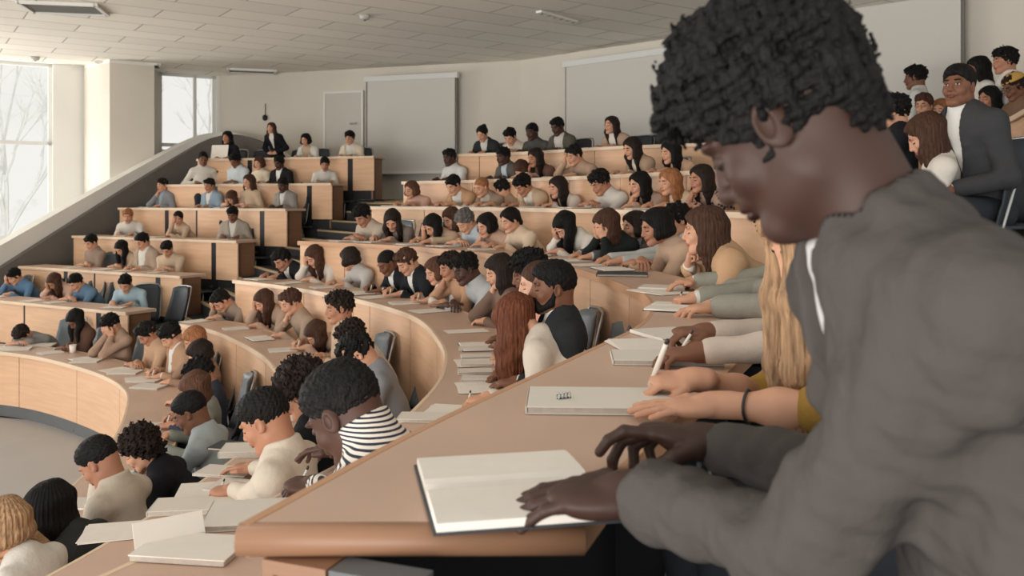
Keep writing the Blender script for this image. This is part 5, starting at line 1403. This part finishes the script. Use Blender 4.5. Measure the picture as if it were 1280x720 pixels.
c1_ = at_desk('R4', 836, 420); closed_book((c1_.x, c1_.y, c1_.z), .35, .17, .22, .012, 'small closed notebook behind the loose papers, nearest row')
c1_ = at_desk('R4', 846, 385); notebook_open((c1_.x, c1_.y, c1_.z), math.radians(70), .14, .22, 'open magazine beneath the grey jacket sleeves', .008)
c1_ = at_desk('R4', 826, 365); sheet(c1_, .5, .21, .28, 'crumpled white papers between the woman in tan and grey sleeves', 3)
c1_ = at_desk('R4', 778, 344); closed_book(c1_, math.radians(-8), .30, .21, .014, 'flat black tablet before the woman with clasped hands', M_COVER)
# redhead's stack of books on the third row
for i, (x_, y_, a_) in enumerate(((592, 433, .05), (596, 443, .12), (597, 452, -.05), (594, 462, .1), (599, 471, .0))):
    c1_ = at_desk('R3', x_, y_+4)
    closed_book(c1_, a_, .17, .10, .014, ['white book furthest from the redhead\'s hand, top of the line of five', 'second white book in the line beside the redhead', 'middle white book in the line beside the redhead', 'fourth white book in the line beside the redhead', 'nearest white book in the line beside the redhead'][i])
c1_ = at_desk('R3', 620, 484); sheet(c1_, .1, .36, .24, 'wide open sheet under the redhead\'s hair', 2)
c1_ = at_desk('R3', 583, 414); sheet(c1_, .3, .28, .16, 'white sheet on the desk between redhead and hand at temple woman')
c1_ = at_desk('R3', 577, 514); sheet(c1_, -.1, .28, .16, 'notepad under the redhead\'s writing hand', 4)
c1_ = at_desk('R3', 541, 524); closed_book(c1_, -.06, .27, .12, .014, 'closed white notebook left of the redhead\'s notepad')
# second row: white-shirt writer
c1_ = at_desk('R2', 262, 634); closed_book(c1_, .12, .46, .17, .02, 'thick white book below the white shirt writer\'s hand')
c1_ = at_desk('R2', 272, 612); sheet(c1_, .2, .34, .22, 'paper under the white-shirt writer\'s hand', 2)
c1_ = at_desk('R2', 308, 566); closed_book(c1_, .1, .24, .18, .03, 'thick white book beside the white-shirt writer\'s face')
c1_ = at_desk('R2', 283, 591); closed_book(c1_, -.2, .26, .15, .012, 'white notebook with dark tablet edge left of the white shirt')
c1_ = at_desk('R2', 262, 573); closed_book((c1_.x+.05, c1_.y+.2, c1_.z), -.2, .2, .15, .012, 'dark tablet near the black-haired grey-blue shirt', M_COVER)
# third row near end: striped man
c1_ = at_desk('R3', 318, 646); closed_book(c1_, .15, .25, .20, .016, 'white notebook under the striped-shirt man\'s pen')
b0 = at_desk('R3', 240, 690)
r = thing('open_binder', 'white binder with its cover raised, lower left desk end', 'binder', b0, math.radians(-8))
MB().box((0, 0, .007), (.24, .15, .014)).mesh('page_block', M_PAPERG, r, bevel=.002)
MB().box((0, 0, .0155), (.245, .155, .003)).mesh('top_sheet', M_PAPER, r)
MB().box((-.085, .045, .034), (.004, .17, .065), Matrix.Rotation(math.radians(-48), 3, 'Z')@Matrix.Rotation(math.radians(-35), 3, 'Y')).mesh('raised_cover', M_COVERW, r)
c1_ = at_desk('R2', 155, 664); sheet(c1_, .3, .3, .2, 'loose white paper behind the raised binder cover', 2)
# first row papers left end
for i, (x_, y_, lb) in enumerate(((22, 437, 'flat notebook at the left edge of the front desk'), (52, 432, 'crumpled white paper on the front desk near the left edge'), (108, 452, 'white notebook before the man hiding his face'), (157, 466, 'dark-edged notebook before the man with white collar'), (182, 476, 'white book on the bend of the front desk'), (187, 484, 'second white sheet on the bend of the front desk'))):
    c1_ = at_desk('R1', x_, y_); closed_book(c1_, .3-.1*i, .28, .2, .015, lb, M_COVERW if i != 3 else None)
c1_ = at_desk('R1', 91, 441); r = thing('paper_cup', 'small white cup on the front desk by the slumped person', 'cup', c1_)
MB().lathe([(.028, 0), (.038, .09), (.036, .09), (.026, .01)]).mesh('cup_body', M_PAPER, r, smooth=True); MB().lathe([(.03, .001), (.033, .03), (.034, .06), (.031, .06), (.03, .03)]).mesh('cup_sleeve', M_COVERW, r, smooth=True)
# empty chairs
for row_, px_, lb in (('L6', 315, 'dark chair between the long-haired woman and standing woman'), ('L6', 362, 'dark chair between standing woman and the woman with a bob'), ('L6', 407, 'dark chair left of the man in cream, top left row'), ('L6', 461, 'dark chair at the aisle end of the top left row'),
    ('L5', 386, 'dark chair left of the woman holding a black tablet'), ('L5', 429, 'dark chair at the aisle end of the second left row'), ('L4', 232, 'dark chair right of the man in grey jacket resting his chin'), ('L4', 335, 'dark chair between beige blouse and grey waistcoat'), ('L4', 379, 'dark chair by the aisle beside the grey waistcoat'),
    ('L3', 182, 'dark chair right of the fair-haired man in white'), ('L3', 268, 'dark chair left of the light grey suit'), ('L3', 322, 'dark chair at the aisle behind the light grey suit'), ('L2', 132, 'dark chair right of the man in taupe shirt, row of four'), ('L2', 254, 'large dark chair at the aisle end of the row of four'),
    ('L1', 44, 'dark chair right of the man holding his forehead'), ('L1', 133, 'dark chair left of the pale blue shirt writer'), ('L1', 200, 'dark chair at the aisle end of the lowest left row'),
    ('M1', 536, 'dark chair right of the woman in pink, middle block'), ('M1', 677, 'dark chair left of the woman with white sleeves'), ('M1', 722, 'dark chair right of the woman with white sleeves'), ('M1', 774, 'dark chair between white shirt and black hair, middle block'), ('M1', 816, 'dark chair left of the ginger woman'),
    ('M2', 588, 'dark chair right of the man in white shirt'), ('M2', 743, 'dark chair right of the beige shirt, second middle row'), ('M2', 812, 'dark chair left of the woman in tan top'), ('M3', 622, 'dark chair between the dark bun and the cream shirt'), ('M3', 742, 'dark chair left of the beige blazer'), ('M3', 804, 'dark chair right of the beige blazer'),
    ('R4', 515, 'grey chair between the taupe top and the black-haired woman'), ('R4', 668, 'grey chair right of the cream ponytail woman'), ('R3', 463, 'grey chair left of the shaven-headed man in suit'), ('R2', 312, 'grey chair right of the man with head on hand by the aisle')):
    p_, n_ = spot(row_, px_, .80 if row_[0] != 'R' else .74)
    if min(math.hypot(p_[0]-q_[0], p_[1]-q_[1]) for q_ in SPOTS) < .26: continue
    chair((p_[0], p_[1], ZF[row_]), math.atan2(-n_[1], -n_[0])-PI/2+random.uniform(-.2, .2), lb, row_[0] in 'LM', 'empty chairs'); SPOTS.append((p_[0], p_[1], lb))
def near(p, lim=.52):
    return any(math.hypot(p[0]-s_[0], p[1]-s_[1]) < lim for s_ in SPOTS)
NEC = 0; _used = {}
for k in ROWS:
    C = offset(CUR[k], .84 if k[0] != 'L' else .74); Nn = normals(C); L = clen(C); s_ = np.r_[0, np.cumsum(np.linalg.norm(np.diff(C, axis=0), axis=1))]
    u = .35
    while u < L-.3:
        i = int(np.searchsorted(s_, u)); p = C[i]
        if not near(p) and not (k == 'R4' and p[1] < 2.0) and p[1] > 1.6 and not (k in ('M1', 'M2') and p[1] < 6.4):
            nd = min(SPOTS, key=lambda s2: math.hypot(p[0]-s2[0], p[1]-s2[1])); key = nd[2]
            _used[key] = _used.get(key, 0)+1
            lb = ['empty chair beside the ', 'second empty chair from the ', 'third empty chair from the ', 'fourth empty chair from the ', 'fifth empty chair from the ', 'sixth empty chair from the '][min(5, _used[key]-1)]+short(key)
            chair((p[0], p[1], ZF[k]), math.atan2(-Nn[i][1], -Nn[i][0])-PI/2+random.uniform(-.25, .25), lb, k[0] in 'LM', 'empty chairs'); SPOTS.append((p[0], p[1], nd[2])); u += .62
        else: u += .12
# ================================================================== camera and light
cam = bpy.data.cameras.new('camera'); co = bpy.data.objects.new('camera', cam); COL.objects.link(co)
co.location = (0, 0, CZ); co.rotation_euler = (PI/2, 0, 0)
cam.sensor_width = 36; cam.lens = 36*F/1280; cam.shift_y = -(360-HY)/1280; cam.clip_start = .05; cam.clip_end = 300
cam.dof.use_dof = True; cam.dof.focus_distance = 3.6; cam.dof.aperture_fstop = 5.6
SC.camera = co
w = bpy.data.worlds.new('sky'); SC.world = w; w.use_nodes = True
w.node_tree.nodes['Background'].inputs['Color'].default_value = (*lin((240, 239, 234)), 1); w.node_tree.nodes['Background'].inputs['Strength'].default_value = 1.06
def area(name, loc, target, sx, sy, power, col=(1, 1, 1)):
    l = bpy.data.lights.new(name, 'AREA'); l.shape = 'RECTANGLE'; l.size = sx; l.size_y = sy; l.energy = power; l.color = col
    o = bpy.data.objects.new(name, l); COL.objects.link(o); o.location = loc
    o.rotation_euler = (Vector(target)-Vector(loc)).to_track_quat('-Z', 'Y').to_euler(); return o
area('window_daylight', (*lw(12.5, 1.2), CZ-.2), (*lw(11.0, -7), CZ+3.6), 9, 3.2, 1600, (1, .99, .97))  # added area lamp outside the left windows, tilted up to light the ceiling
area('window_daylight', (*lw(7.2, 1.5), CZ-.7), (*lw(4.5, -5), CZ+3.4), 3.2, 2.5, 330, (1, .99, .97))  # added lamp, low outside the left wall, to brighten the far ceiling
area('window_daylight', (-5.5, -4.5, CZ-1.2), (1, 9, CZ+5.5), 12, 3.5, 1300, (1, .98, .95))  # added fill from behind the camera
SC.view_settings.view_transform = 'Standard'; SC.view_settings.look = 'None'; SC.view_settings.exposure = 0.0; SC.view_settings.gamma = 1.0
SC.view_settings.use_curve_mapping = False
SC.cycles.use_denoising = True; SC.cycles.max_bounces = 6; SC.cycles.diffuse_bounces = 4
try: SC.cycles.denoiser = 'OPENIMAGEDENOISE'
except Exception: pass
